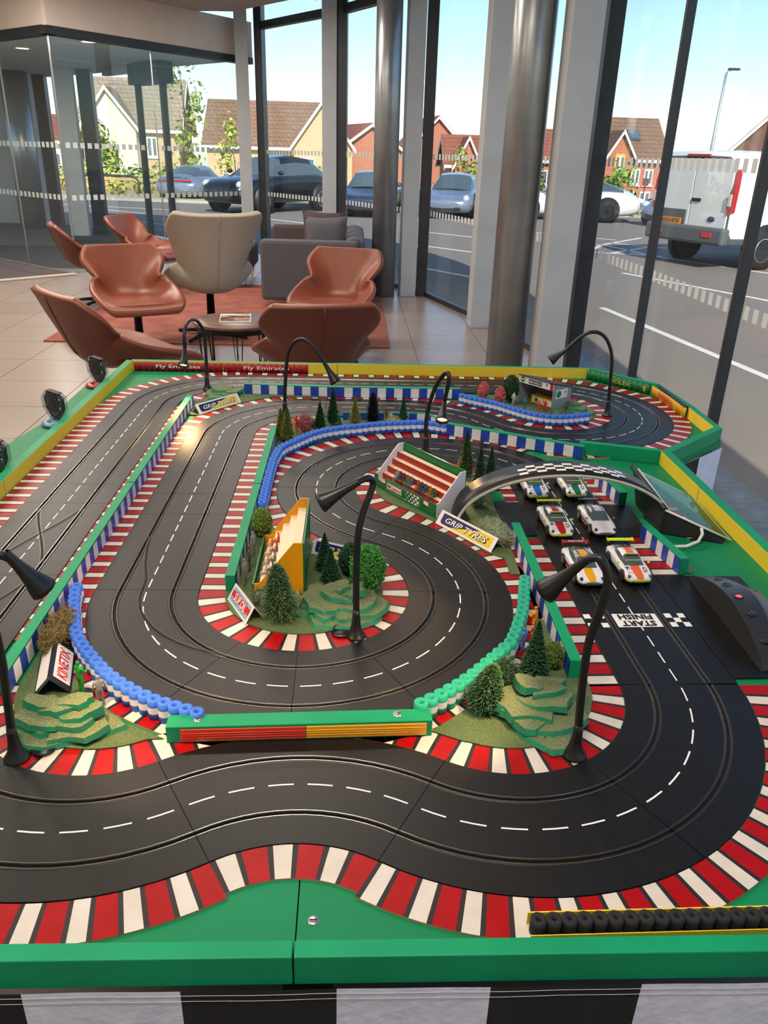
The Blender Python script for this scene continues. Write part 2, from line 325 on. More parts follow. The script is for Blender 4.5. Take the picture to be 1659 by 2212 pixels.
mb = MB(); mb.box((0, 0, 0), (0.50, 0.14, 0.42)); wu = tag(mb.build('wall_unit', [M('black_unit', '#17181a', 0.35)], None, (-7.25, 15.85, 1.50), 0.0, bevel=0.02), 'black unit on the pale wall at the far left of the glass lobby', 'unit')
mb = MB(); mb.box((0, -0.0705, 0.02), (0.42, 0.006, 0.30)); mb.build('dark_front', [M('unit_front', '#0c0d10', 0.1)], wu)

# ================================================================== car park and street outside
m_asph = M('asphalt', '#6e6761', 0.9, col2='#8d837a', scale=240, detail=2, bump=0.25, bscale=300)
m_line = M('road_paint', '#e9e6dc', 0.7, col2='#d5d1c6', scale=14)
gb = MB(); gb.prism([(2.36, -12), (60, -12), (60, 24), (40, 27), (8, 27.6), (-4, 28.6), (-30, 33), (-30, 14), (-7.5, 16.2), (-4.0, 16.2), (-0.72, 11.55), (0.56, 9.8), (1.56, 7.95), (2.06, 6.3), (2.36, 4.2)], GZ - 0.4, GZ, 0, 0)
struct(gb.build('floor_car_park', [m_asph]))
lines = [((3.957, 8.725), (4.60, 4.2)), ((5.372, 12.316), (6.90, 9.1)), ((6.60, 15.75), (8.6, 12.0)), ((2.60, 19.35), (3.75, 18.2)), ((2.05, 16.2), (3.4, 14.7)), ((1.90, 12.3), (2.75, 11.1)), ((-2.3, 22.95), (0.4, 20.1)), ((-1.9, 20.1), (0.9, 17.2)), ((0.70, 13.55), (1.25, 12.75)),
         ((-9.6, 26.5), (-5.0, 25.0)), ((-7.4, 24.7), (-4.2, 22.2)), ((-6.4, 21.5), (-3.6, 19.2)), ((5.6, 15.7), (7.1, 15.15)), ((6.83, 17.82), (7.9, 16.85)), ((6.3, 17.1), (8.1, 19.4)), ((5.7, 15.8), (6.5, 17.3)), ((6.2, 15.6), (7.6, 17.2)), ((6.9, 15.4), (6.5, 17.2)), ((4.3, 3.9), (5.2, -3.0)), ((5.0, 20.6), (7.2, 18.6)), ((10.2, 19.5), (14.5, 14.0))]
lt = thing('parking_lines', 'white painted parking bay lines on the asphalt outside', 'road marking', (0, 0, GZ))
for a, b in lines:
    mb = MB(); seg_box(mb, a, b, 0.10, 0.0005, 0.004); mb.build('bay_line', [m_line], lt)
# verge, lower ground
vb = MB(); vb.prism([(60, 24), (40, 27), (8, 27.6), (-4, 28.6), (-30, 33), (-30, 38), (60, 38)], GZ - 0.3, GZ + 0.10, 0, 1)
struct(vb.build('floor_verge', [M('dry_verge', '#a5a06a', 0.95, col2='#c9ab74', scale=1.2), M('kerb_stone', '#b9b4aa', 0.8)]))
vb = MB(); vb.prism([(-80, 37), (90, 37), (140, 150), (-140, 150)], -3.4, -2.6, 0, 0)
struct(vb.build('floor_ground', [M('grass_far', '#6f8a45', 0.95, col2='#8f9a58', scale=0.5)]))

# ---- plants
def crumbs(mb, n, shape, size, mats, seed=0, flat=False):
    r = random.Random(seed)
    for _ in range(n):
        p, nrm = shape(r); s = size * (0.6 + 0.8 * r.random()); a = Vector((r.uniform(-1, 1), r.uniform(-1, 1), r.uniform(-1, 1))).normalized(); b = a.cross(nrm + a * 0.01)
        if b.length < 1e-4: continue
        b.normalize(); a = b.cross(nrm).normalized() if flat else a
        q = [p + a * s, p + b * s * 0.7, p - a * s * 0.5, p - b * s * 0.6]
        k = len(mb.v); mb.v += [tuple(t) for t in q]; mb.face((k, k + 1, k + 2, k + 3), r.randrange(mats), True)
        if not flat:
            c = p + nrm * s * 0.9; mb.v.append(tuple(c)); mb.face((k, k + 1, k + 4), r.randrange(mats)); mb.face((k + 2, k + 3, k + 4), r.randrange(mats))
def blob(c, rad, inner=0.75, squash=0.0, gaps=0.0):
    c = Vector(c)
    def f(r):
        z = r.uniform(-1, 1); t = r.uniform(0, 2 * PI); q = math.sqrt(1 - z * z); d = Vector((q * math.cos(t), q * math.sin(t), z))
        k = inner + (1 - inner) * r.random(); k *= 1 + 0.16 * noise.noise(d * 2.3 + c)
        return c + Vector((d.x * rad[0], d.y * rad[1], d.z * rad[2])) * k, d
    return f
def tree(label, x, y, z0, h, r, n, size, mats, trunk=0.35, seed=1, blobs=5, group=None, name='street_tree', tr=0.06):
    t = thing(name, label, 'tree', (x, y, z0), 0, group); rr = random.Random(seed)
    mb = MB(); mb.tube([(0, 0, 0), (0.02 * h, 0, h * 0.4), (-0.01 * h, 0.01 * h, h * 0.8)], [tr, tr * 0.8, tr * 0.3], 7)
    for k in range(3):
        a = rr.uniform(0, 6.28); mb.tube([(0, 0, h * (trunk + 0.1 * k)), (math.cos(a) * r * 0.7, math.sin(a) * r * 0.7, h * (trunk + 0.22 + 0.1 * k))], [tr * 0.4, tr * 0.15], 5)
    mb.build('trunk', [M('bark', '#6b5544', 0.9, col2='#54422f', scale=12)], t)
    mb = MB()
    for k in range(blobs):
        f = (k + 0.5) / blobs; a = rr.uniform(0, 6.28); q = r * math.sin(PI * (0.18 + 0.76 * f)) * 0.55
        crumbs(mb, n // blobs, blob((math.cos(a) * q, math.sin(a) * q, h * (trunk + (1 - trunk) * f)), (r * 0.62, r * 0.62, h * 0.62 / blobs + r * 0.25), 0.2), size, len(mats), seed * 31 + k, True)
    mb.build('foliage', mats, t); return t
m_l1 = M('leaf_fresh', '#7f9a3c', 0.7, col2='#a4b84e', scale=6); m_l2 = M('leaf_mid', '#577a2d', 0.7, col2='#6d8f3a', scale=6); m_l3 = M('leaf_deep', '#3c5a25', 0.75, col2='#4c6c2e', scale=6); m_l4 = M('leaf_yellow', '#b9b24a', 0.7, col2='#c8c063', scale=6)  # leaf tones, dealt out at random over the foliage faces
m_l5 = M('leaf_olive', '#7d8244', 0.7, col2='#949650', scale=6); m_flw = M('blossom', '#e8e4d2', 0.7)
def hedge(label, x0, x1, y, z0, h, dpt, n, size, mats, seed, rot=0.0):
    t = thing('hedge', label, 'hedge', ((x0 + x1) / 2, y, z0), rot); mb = MB(); L = x1 - x0; k = max(2, int(L / 1.2)); rr = random.Random(seed)
    for i in range(k): crumbs(mb, n // k, blob((-L / 2 + (i + 0.5) * L / k, rr.uniform(-.1, .1), h * 0.48), (L / k * 0.8, dpt / 2, h * (0.45 + 0.14 * rr.random())), 0.55), size, len(mats), seed + i, True)
    mb.build('foliage', mats, t)
    mb = MB()
    for i in range(k): mb.tube([(-L / 2 + (i + 0.5) * L / k, 0, 0), (-L / 2 + (i + 0.5) * L / k, 0, h * 0.6)], 0.03, 5)
    mb.build('stem', [M('bark')], t); return t

# ---- houses
m_rbrick = brick_mat('red_brick', '#b5573d', '#a34a33', '#c9a08a', 0.225, 0.075, 0.012); m_ybrick = brick_mat('buff_brick', '#cfa377', '#c29366', '#dccbb0', 0.225, 0.075, 0.012)
m_cream = M('cream_render', '#efe6d2', 0.8, col2='#e8deC8'.replace('C', 'c'), scale=2); m_fasc = M('white_board', '#f2f0ec', 0.6)
m_roofb = brick_mat('brown_tiles', '#8d6f58', '#7f634e', '#5f4a3b', 0.34, 0.28, 0.02, bump=0.4); m_roofr = brick_mat('red_tiles', '#9a5a43', '#8d503b', '#66392a', 0.34, 0.28, 0.02)
m_roofg = brick_mat('grey_tan_tiles', '#a3917c', '#96846f', '#75664f', 0.34, 0.28, 0.02)
m_wglass = M('window_dark_glass', '#5f6f78', 0.1, 0.0)
def house(label, x, y, rz, W, D, ze, zr, wall, roof, zb=-3.0, gable=None, wins=(), group=None, gwall=None):
    """ridge along local x; gable = (x0,x1,zapex) a cross gable on the front (-y)"""
    t = thing('house', label, 'house', (x, y, 0), rz)
    mb = MB(); mb.box((0, 0, (zb + ze) / 2), (W, D, ze - zb))
    for s in (-1, 1): mb.extrude([(s * W / 2, -D / 2, ze), (s * W / 2, D / 2, ze), (s * W / 2, 0, zr - 0.1)], (-s * 0.2, 0, 0))
    mb.build('wall', [wall], t)
    mb = MB(); ov = 0.35; e = 0.12; sl = (zr - ze) / (D / 2)
    for s in (-1, 1):
        mb.extrude([(-W / 2 - ov, 0, zr), (W / 2 + ov, 0, zr), (W / 2 + ov, s * (D / 2 + ov), ze - sl * ov), (-W / 2 - ov, s * (D / 2 + ov), ze - sl * ov)], (0, 0, e))
    mb.build('roof', [roof], t)
    mb = MB()
    for s in (-1, 1):
        mb.box((0, s * (D / 2 + ov + 0.02), ze - sl * ov), (W + 2 * ov, 0.05, 0.2))
        for q in (-1, 1):
            xx = q * (W / 2 + ov + 0.01); mb.extrude([(xx, 0, zr + 0.05), (xx, s * (D / 2 + ov), ze - sl * ov + 0.05), (xx, s * (D / 2 + ov), ze - sl * ov - 0.22), (xx, 0, zr - 0.2)], (0.05, 0, 0))
    mb.build('barge_board', [m_fasc], t)
    if gable:
        x0, x1, za = gable; xm = (x0 + x1) / 2; yf = -D / 2 - 0.8; gz = ze + 0.0
        mb = MB(); mb.extrude([(x0, yf, zb), (x1, yf, zb), (x1, yf, gz), (xm, yf, za), (x0, yf, gz)], (0, 0.9, 0)); mb.build('front_gable', [gwall or wall], t)
        mb = MB(); yb = -D / 2 + (za - ze) / sl
        for q in (-1, 1):
            xe = x0 - 0.25 if q < 0 else x1 + 0.25; ze2 = gz - 0.25 * (za - gz) / ((x1 - x0) / 2)
            mb.extrude([(xm, yf - 0.3, za + 0.05), (xm, yb, za + 0.05), (xe, -D / 2, ze2 + 0.05), (xe, yf - 0.3, ze2 + 0.05)], (0, 0, 0.1))
        mb.build('gable_roof', [roof], t)
        mb = MB()
        for q in (-1, 1):
            xe = x0 - 0.28 if q < 0 else x1 + 0.28; ze2 = gz - 0.28 * (za - gz) / ((x1 - x0) / 2)
            mb.extrude([(xm, yf - 0.32, za + 0.18), (xe, yf - 0.32, ze2 + 0.18), (xe, yf - 0.32, ze2 - 0.1), (xm, yf - 0.32, za - 0.1)], (0, 0.06, 0))
        mb.build('gable_board', [m_fasc], t)
    for (wx, wz, ww, wh, front) in wins:
        yy = -D / 2 - (0.82 if front else 0.02)
        mb = MB(); mb.box((wx, yy, wz), (ww, 0.1, wh)); mb.box((wx, yy, wz - wh / 2 - 0.06), (ww + 0.2, 0.2, 0.08)); f = mb.build('window', [m_fasc], t)
        for q in (-1, 1):
            mb = MB(); mb.box((wx + q * ww / 4, yy - 0.045, wz), (ww / 2 - 0.14, 0.03, wh - 0.2)); mb.build('pane', [m_wglass], f)
    return t
house('cream rendered house with tall front gable seen through the glass lobby', -15.2, 63.5, 0.05, 6.6, 7.0, 2.9, 6.0, m_ybrick, m_roofg, gable=(-3.0, 0.55, 5.15), wins=((1.45, 1.6, 0.7, 1.3, False),), gwall=m_cream)
house('small red roofed house at the far left edge of the lobby view', -21.6, 64.0, 0.0, 4.0, 6.0, 1.9, 3.5, m_cream, m_roofr, wins=((0.8, 0.6, 0.9, 0.9, False), (-0.8, 0.6, 0.9, 0.9, False)))
house('buff brick house with long brown roof behind the dark grey estate car', -5.2, 65.0, 0.0, 9.5, 7.5, 2.0, 4.9, m_ybrick, m_roofb, gable=(1.55, 5.75, 4.75), wins=((-1.2, 0.6, 1.0, 1.0, False), (2.6, 0.7, 0.9, 1.0, True)))
house('red brick house with diagonal white barge board beside the far column', 1.06, 77.5, -1.25, 7.0, 7.4, 1.5, 3.96, m_rbrick, m_roofr, wins=((0.5, 0.0, 1.0, 1.0, False),))
house('tall narrow red brick house between the far column and the third fin', 8.6, 90.0, -1.45, 8.6, 5.8, 2.4, 5.2, m_rbrick, m_roofr)
house('low red brick house with small front gable left of the near column', 10.2, 62.0, 0.0, 5.6, 6.0, 1.15, 2.95, m_rbrick, m_roofr, gable=(-2.4, -0.7, 2.75), wins=((-1.55, -0.5, 0.8, 1.1, True), (1.2, -0.4, 1.0, 1.2, False)))
house('red brick terrace showing between the near column and its fin', 17.5, 75.0, 0.0, 6.8, 6.8, 1.65, 3.95, m_rbrick, m_roofr, wins=((-0.6, 0.2, 1.0, 1.1, False),))
hs = house('large red brick house with skylight and yellow framed window left of the van', 19.75, 62.5, 0.0, 6.2, 7.2, 1.9, 4.45, m_rbrick, m_roofb, gable=(-1.35, 0.55, 3.45), wins=((1.1, 0.62, 0.62, 1.05, False), (2.05, 0.62, 0.62, 1.05, False), (1.0, -0.72, 0.75, 0.75, False), (2.0, -0.72, 0.75, 0.75, False), (-0.4, 1.5, 0.34, 0.85, True)))
mb = MB(); mb.box((-0.4, -4.40, 1.5), (.68, 0.06, 1.15)); mb.build('yellow_surround', [M('yellow_panel', '#e0b04a', 0.7)], hs)
mb = MB(); mb.extrude([(0.75, -2.3, 2.95), (1.55, -2.3, 2.95), (1.55, -1.35, 3.62), (0.75, -1.35, 3.62)], (0, -0.08, 0.14)); sk = mb.build('skylight_frame', [M('skylight_grey', '#55606a', 0.5)], hs)
mb = MB(); mb.extrude([(0.86, -2.22, 3.03), (1.44, -2.22, 3.03), (1.44, -1.46, 3.57), (0.86, -1.46, 3.57)], (0, -0.09, 0.155)); mb.build('pane', [m_wglass], sk)
house('dark brown house end cut by the right edge of the photo', 31.2, 58.5, 1.15, 6.4, 9.0, 1.6, 6.2, M('brown_gable', '#6f4d45', 0.85, col2='#7c584e', scale=3), m_roofb)
# planting in front of them
tree('yellow green young tree in front of the cream house', -13.4, 46.0, -2.2, 4.6, 1.35, 900, 0.17, [m_l1, m_l4, m_l2], 0.30, 3)
tree('tall pale birch beside the lobby post', -6.6, 36.0, -1.2, 7.4, 1.0, 520, 0.12, [m_l1, m_l5], 0.25, 5, 7, tr=0.05)
tree('sparse sapling in front of the buff house roof', -5.1, 40.0, -1.8, 4.6, 0.95, 300, 0.13, [m_l1, m_l4], 0.30, 6, 6, tr=0.04)
tree('round sapling in front of the low red house', 6.1, 40.0, -2.0, 3.7, 0.95, 700, 0.13, [m_l5, m_l1], 0.25, 7)
tree('crooked young tree in front of the large red house', 15.1, 45.0, -2.2, 3.3, 1.5, 420, 0.17, [m_l2, m_l1], 0.38, 8, 4, tr=0.05)
tree('dense bush between the first two window posts', -0.9, 40.0, -2.0, 2.7, 1.0, 500, 0.15, [m_l2, m_l1], 0.1, 9, 3)
tree('leafy bush left of the far column', 1.2, 40.0, -2.0, 2.5, 0.9, 500, 0.15, [m_l1, m_l2], 0.1, 10, 3)
tree('dark green bush right of the near column', 9.9, 40.0, -2.0, 3.0, 0.8, 400, 0.15, [m_l2, m_l3], 0.1, 11, 3)
hedge('long bright hedge behind the timber fence', -15.5, -7.2, 38.5, -1.6, 2.6, 1.6, 2600, 0.16, [m_l1, m_l2, m_l1, m_l4], 20)
hedge('white flowering hedge at the left of the lobby view', -19.6, -16.6, 39.0, -1.6, 2.2, 1.6, 900, 0.16, [m_l1, m_l2, m_flw], 21)
hedge('low hedge behind the parked sports cars', 3.2, 9.5, 33.5, -1.2, 2.0, 1.2, 1300, 0.13, [m_l2, m_l1, m_l5], 22)
hedge('clipped hedge below the large red house', 11.6, 18.5, 36.0, -2.1, 1.7, 1.0, 900, 0.13, [m_l5, m_l2], 23)
hedge('low tufted grass bank on the verge behind the silver roof', 9.0, 12.5, 27.6, GZ, 0.35, 0.5, 500, 0.06, [m_l1, m_l4], 24)
for i, (x, y) in enumerate(((-10.2, 31.6), (-9.3, 31.5), (-8.4, 31.3), (-7.55, 32.0), (-12.4, 32.6))):
    hedge(('dry grass tuft on the verge, leftmost of five', 'dry grass tuft on the verge, second from left of five', 'dry grass tuft on the verge, middle of five', 'dry grass tuft on the verge, fourth from left of five', 'dry grass tuft on the verge, rightmost of five')[i], x - 0.35, x + 0.35, y, GZ + 0.08, 0.5, 0.4, 110, 0.09, [m_l4, m_l5], 40 + i)
# timber fence
ft = thing('timber_fence', 'pale timber post and rail fence in front of the long hedge', 'fence', (0, 0, 0)); m_tim = M('pale_timber', '#c9a877', 0.8, col2='#b8945f', scale=5)
for i in range(9):
    x = -14.5 + i * 1.15; mb = MB(); mb.box((x, 35.5 - 0.08 * i, -0.22), (0.13, 0.13, 1.3)); mb.build('post', [m_tim], ft)
for z in (0.05, 0.28):
    mb = MB(); seg_box(mb, (-14.6, 35.42), (-5.2, 34.78), 0.05, z - 0.06, z + 0.06); mb.build('rail', [m_tim], ft)
mb = MB(); mb.tube([(-9.5, 30.6, GZ), (-9.5, 30.6, 0.35), (-9.4, 30.55, 0.5), (-9.2, 30.5, 0.55), (-7.5, 29.9, 0.55), (-7.3, 29.85, 0.5), (-7.2, 29.8, 0.35), (-7.2, 29.8, GZ)], 0.045, 8)
tag(mb.build('hoop_barrier', [M('dark_hoop', '#4a4642', 0.5, 0.4)]), 'dark bent tube hoop barrier on the verge', 'barrier')
# street lamp
t = thing('street_lamp', 'tall slim street lamp behind the white van', 'street lamp', (16.05, 35.0, -1.2)); m_galv = M('galvanised', '#a8adb0', 0.5, 0.5)
mb = MB(); mb.tube([(0, 0, 0), (0, 0, 3.0), (0.05, 0, 6.2)], [0.09, 0.075, 0.055], 10); mb.build('pole', [m_galv], t)
mb = MB(); mb.tube([(0.05, 0, 6.2), (0.12, 0, 6.32), (0.32, 0, 6.36)], 0.035, 8); mb.build('arm', [m_galv], t)
mb = MB(); mb.box((0.34, 0, 6.37), (0.46, 0.22, 0.08)); mb.build('lamp_head', [m_dark], t, bevel=0.02)
t = thing('sign_post', 'small dark sign on a thin post beside the large red house', 'sign', (17.2, 46.0, -2.2)); mb = MB(); mb.tube([(0, 0, 0), (0, 0, 2.9)], 0.035, 6); mb.build('post', [m_dark], t); mb = MB(); mb.box((0, -0.04, 2.75), (0.35, 0.03, 0.4)); mb.build('plate', [M('sign_brown', '#6d3f33', 0.6)], t)

# ================================================================== vehicles (one builder, real cars and slot cars)
m_tyre = M('tyre_rubber', '#202022', 0.75); m_rim = M('alloy', '#b9bcc0', 0.3, 0.8); m_rimd = M('dark_alloy', '#3c3e42', 0.35, 0.7)
m_cglass = M('car_glass', '#4c5a62', 0.10, 0.0, spec=0.6); m_blackp = M('black_plastic', '#1d1e20', 0.5); m_lens = M('lamp_lens', '#c9d2d6', 0.08, 0.2, spec=0.8); m_redl = M('red_lens', '#b3202a', 0.15)
BODY = {'sports': [(2.24, .50, .34, .46, .50), (2.16, .74, .20, .56, .60), (1.85, .87, .16, .69, .66), (1.35, .91, .16, .77, .72), (.85, .90, .16, .80, .83), (.3, .89, .16, .83, .90), (-.5, .89, .16, .85, .93), (-1.15, .95, .16, .89, .94), (-1.7, .95, .18, .85, .91), (-2.08, .86, .24, .72, .80), (-2.22, .62, .36, .56, .62)],
        'estate': [(2.42, .55, .42, .62, .70), (2.34, .80, .30, .78, .88), (2.0, .93, .26, .92, .98), (1.42, .97, .26, 1.0, 1.05), (.85, .96, .28, 1.04, 1.12), (.2, .95, .28, 1.06, 1.14), (-.6, .95, .28, 1.08, 1.15), (-1.4, .98, .28, 1.10, 1.16), (-1.95, .95, .30, 1.06, 1.15), (-2.3, .86, .38, .95, 1.02), (-2.4, .6, .48, .72, .80)]}
ROOF = {'sports': [(.92, .66, .80, .60, .84), (.18, .70, .86, .49, 1.25), (-.25, .70, .88, .50, 1.30), (-.85, .68, .90, .48, 1.22), (-1.62, .58, .90, .42, .98), (-1.95, .50, .84, .30, .86)],
        'estate': [(1.02, .76, 1.06, .70, 1.09), (.25, .80, 1.10, .60, 1.60), (-.4, .80, 1.12, .62, 1.68), (-1.3, .78, 1.14, .58, 1.60), (-2.0, .70, 1.12, .50, 1.26), (-2.22, .62, 1.05, .40, 1.10)]}
AX = {'sports': (1.35, -1.13, .34, .30, .80), 'estate': (1.42, -1.40, .38, .30, .86)}
def car(root, kind, k, paint, stripe=None, lip=None, skirt=None, rim=None, wing=None, roofp=None, lens=None, tail=False):
    mats = [paint, stripe or paint, lip or paint, skirt or paint]; st = BODY[kind]
    R = []
    for (x, w_, zb, zs, zt) in st:
        h = [(0, zb), (.8 * w_, zb), (.97 * w_, zb + .06), (w_, zb + (zs - zb) * .55), (.985 * w_, zs - .06), (.88 * w_, zs + .02), (.62 * w_, zs * .3 + zt * .7), (.32 * w_, zt), (0, zt + .005)]
        ring = [(x, -y, z) for y, z in h] + [(x, y, z) for y, z in h[-2:0:-1]]
        R.append([Vector(p) * k for p in ring])
    def fm(i, j):
        jj = min(j, 15 - j)
        if jj == 7 and i < 9: return 1
        if jj <= 2 and i < 2: return 2
        if jj in (1, 2) and 2 <= i < 9: return 3
        return 0
    mb = MB(); mb.rings(R, 0, True, True, True, fm); mb.build('body', mats, root, sub=1)
    G = []
    for (x, wb_, zb, wt, zt) in ROOF[kind]:
        h = [(wb_, zb - .04), (wb_ * .35 + wt * .65, zb + (zt - zb) * .62), (wt, zt - .035), (wt * .5, zt - .003), (0, zt + .008)]
        ring = [(x, -y, z) for y, z in h] + [(x, y, z) for y, z in h[-2::-1]]
        G.append([Vector(p) * k for p in ring])
    mb = MB(); mg = MB(); n = 9
    for (b_, want) in ((mb, 0), (mg, 1)):
        base = len(b_.v)
        for r in G: b_.v += [tuple(p) for p in r]
        for i in range(len(G) - 1):
            for j in range(n - 1):
                jj = min(j, 7 - j); gl = 1 if (i in (0, 3) or (jj == 0 and i in (1, 2))) else 0
                if gl == want: b_.face((base + i * n + j, base + i * n + j + 1, base + (i + 1) * n + j + 1, base + (i + 1) * n + j), 1 if (want == 0 and jj == 3) else 0, True)
    mb.build('roof', [roofp or paint, stripe or roofp or paint], root); mg.build('window_glass', [m_cglass], root)
    xf, xr, r, wd, yy = AX[kind]
    wm = MB(); wm.lathe([(r * .62 * k, -wd / 2 * k), (r * .96 * k, -wd / 2 * k), (r * k, -wd * .3 * k), (r * k, wd * .3 * k), (r * .96 * k, wd / 2 * k), (r * .62 * k, wd / 2 * k)], (0, 0, 0), 20, 0); wme = wm.mesh('wheel', [m_tyre])
    rm = MB(); rm.lathe([(r * .62 * k, wd * .46 * k), (r * .66 * k, wd * .53 * k), (r * .56 * k, wd * .50 * k), (r * .54 * k, wd * .40 * k), (.01 * k, wd * .42 * k)], (0, 0, 0), 20, 1, fm=lambda i, j: 0 if i < 3 else 1)
    for a in range(10):
        an = a * PI / 5; rm.box((math.cos(an) * r * .3 * k, math.sin(an) * r * .3 * k, wd * .48 * k), (r * .58 * k, r * .09 * k, wd * .08 * k), 0, an)
    rme = rm.mesh('rim', [rim or m_rim, m_blackp])
    arch = MB(); arch.lathe([(0.01 * k, 0), (r * 1.16 * k, 0), (r * 1.16 * k, -.10 * k)], (0, 0, 0), 20, 0); ame = arch.mesh('wheel_arch', [m_blackp])
    for x in (xf, xr):
        for s in (-1, 1):
            y_ = yy + (.04 if x == xr else 0)
            wo_ = link('wheel', wme, root, (x * k, s * y_ * k, r * k)); wo_.rotation_euler = (-s * PI / 2, 0, 0)
            link('rim', rme, wo_)
            ao = link('wheel_arch', ame, root, (x * k, s * (y_ + .135) * k, (r + .02) * k)); ao.rotation_euler = (-s * PI / 2, 0, 0)
    zf = .60 if kind == 'sports' else .82; xl = 1.98 if kind == 'sports' else 2.16; yl = .66 if kind == 'sports' else .68
    for s in (-1, 1):
        mb = MB(); mb.ball((0, 0, 0), (.17 * k, .11 * k, .12 * k), 10, 6); mb.build('head_lamp', [lens or m_lens], root, (xl * k, s * yl * k, zf * k))
        mb = MB(); mb.ball((0, 0, 0), (.09 * k, .11 * k, .065 * k), 8, 5); mb.build('door_mirror', [lip or paint], root, (.72 * k, s * (1.0 if kind == 'sports' else 1.06) * k, (.93 if kind == 'sports' else 1.17) * k))
    zg_ = .30 if kind == 'sports' else .48; xg = 2.19 if kind == 'sports' else 2.375
    mb = MB(); mb.box((xg * k, 0, zg_ * k), (.06 * k, 1.05 * k, .11 * k)); mb.build('front_grille', [m_blackp], root, bevel=.01 * k)
    if tail:
        mb = MB(); mb.box((-2.14 * k, 0, .74 * k), (.06 * k, 1.3 * k, .07 * k)); mb.build('tail_light', [m_redl], root, bevel=.01 * k)
    if wing:
        for s in (-1, 1): mb = MB(); mb.box((-1.86 * k, s * .38 * k, 1.05 * k), (.22 * k, .03 * k, .36 * k)); mb.build('wing_strut', [m_blackp], root)
        mb = MB(); mb.box((-1.95 * k, 0, 1.25 * k), (.36 * k, 1.72 * k, .05 * k))
        for s in (-1, 1): mb.box((-1.95 * k, s * .86 * k, 1.24 * k), (.42 * k, .03 * k, .18 * k))
        mb.build('rear_wing', [wing], root, bevel=.006 * k)
def paint(name, c, c2=None): return M(name, c, 0.22, 0.0, coat=0.6, spec=0.6)
p_grey = M('metallic_slate', '#15171b', 0.30, 0.1, coat=0.5); p_blue = M('metallic_blue_grey', '#39465e', 0.25, 0.5, coat=0.5); p_sil = M('metallic_silver_blue', '#8f9bb0', 0.25, 0.5, coat=0.5); p_white = paint('white_paint', '#e6e6e4')
t = thing('estate_car', 'dark grey tall estate car parked nearest, beyond the left windows', 'car', (-2.03, 25.95, GZ), math.atan2(-.82, -.57)); car(t, 'estate', 1.0, p_grey)
t = thing('sports_car', 'dark blue low sports car right of the tall grey estate', 'car', (1.25, 25.9, GZ), -1.75); car(t, 'sports', 1.0, p_blue)
t = thing('sports_car', 'silver blue sports car facing the glass between the far column and third fin', 'car', (4.05, 26.3, GZ), -1.85); car(t, 'sports', 1.0, p_sil)
t = thing('sports_car', 'white sports car half hidden behind the near column', 'car', (7.75, 25.7, GZ), 2.95); car(t, 'sports', 1.0, p_white, rim=m_rimd)
t = thing('sports_car', 'silver sports car nose showing left of the white van', 'car', (11.6, 24.6, GZ), -2.45); car(t, 'sports', 1.0, p_sil)
t = thing('saloon_car', 'small silver saloon with red tail lights seen through the lobby', 'car', (-5.4, 31.6, GZ), 1.35); car(t, 'sports', .95, p_sil, tail=True)
t = thing('saloon_car', 'pale car roof showing above the grass bank beyond the sports cars', 'car', (11.7, 31.0, -1.0), 0.1); car(t, 'sports', 1.0, M('pale_green_white', '#dfe6dc', 0.3))
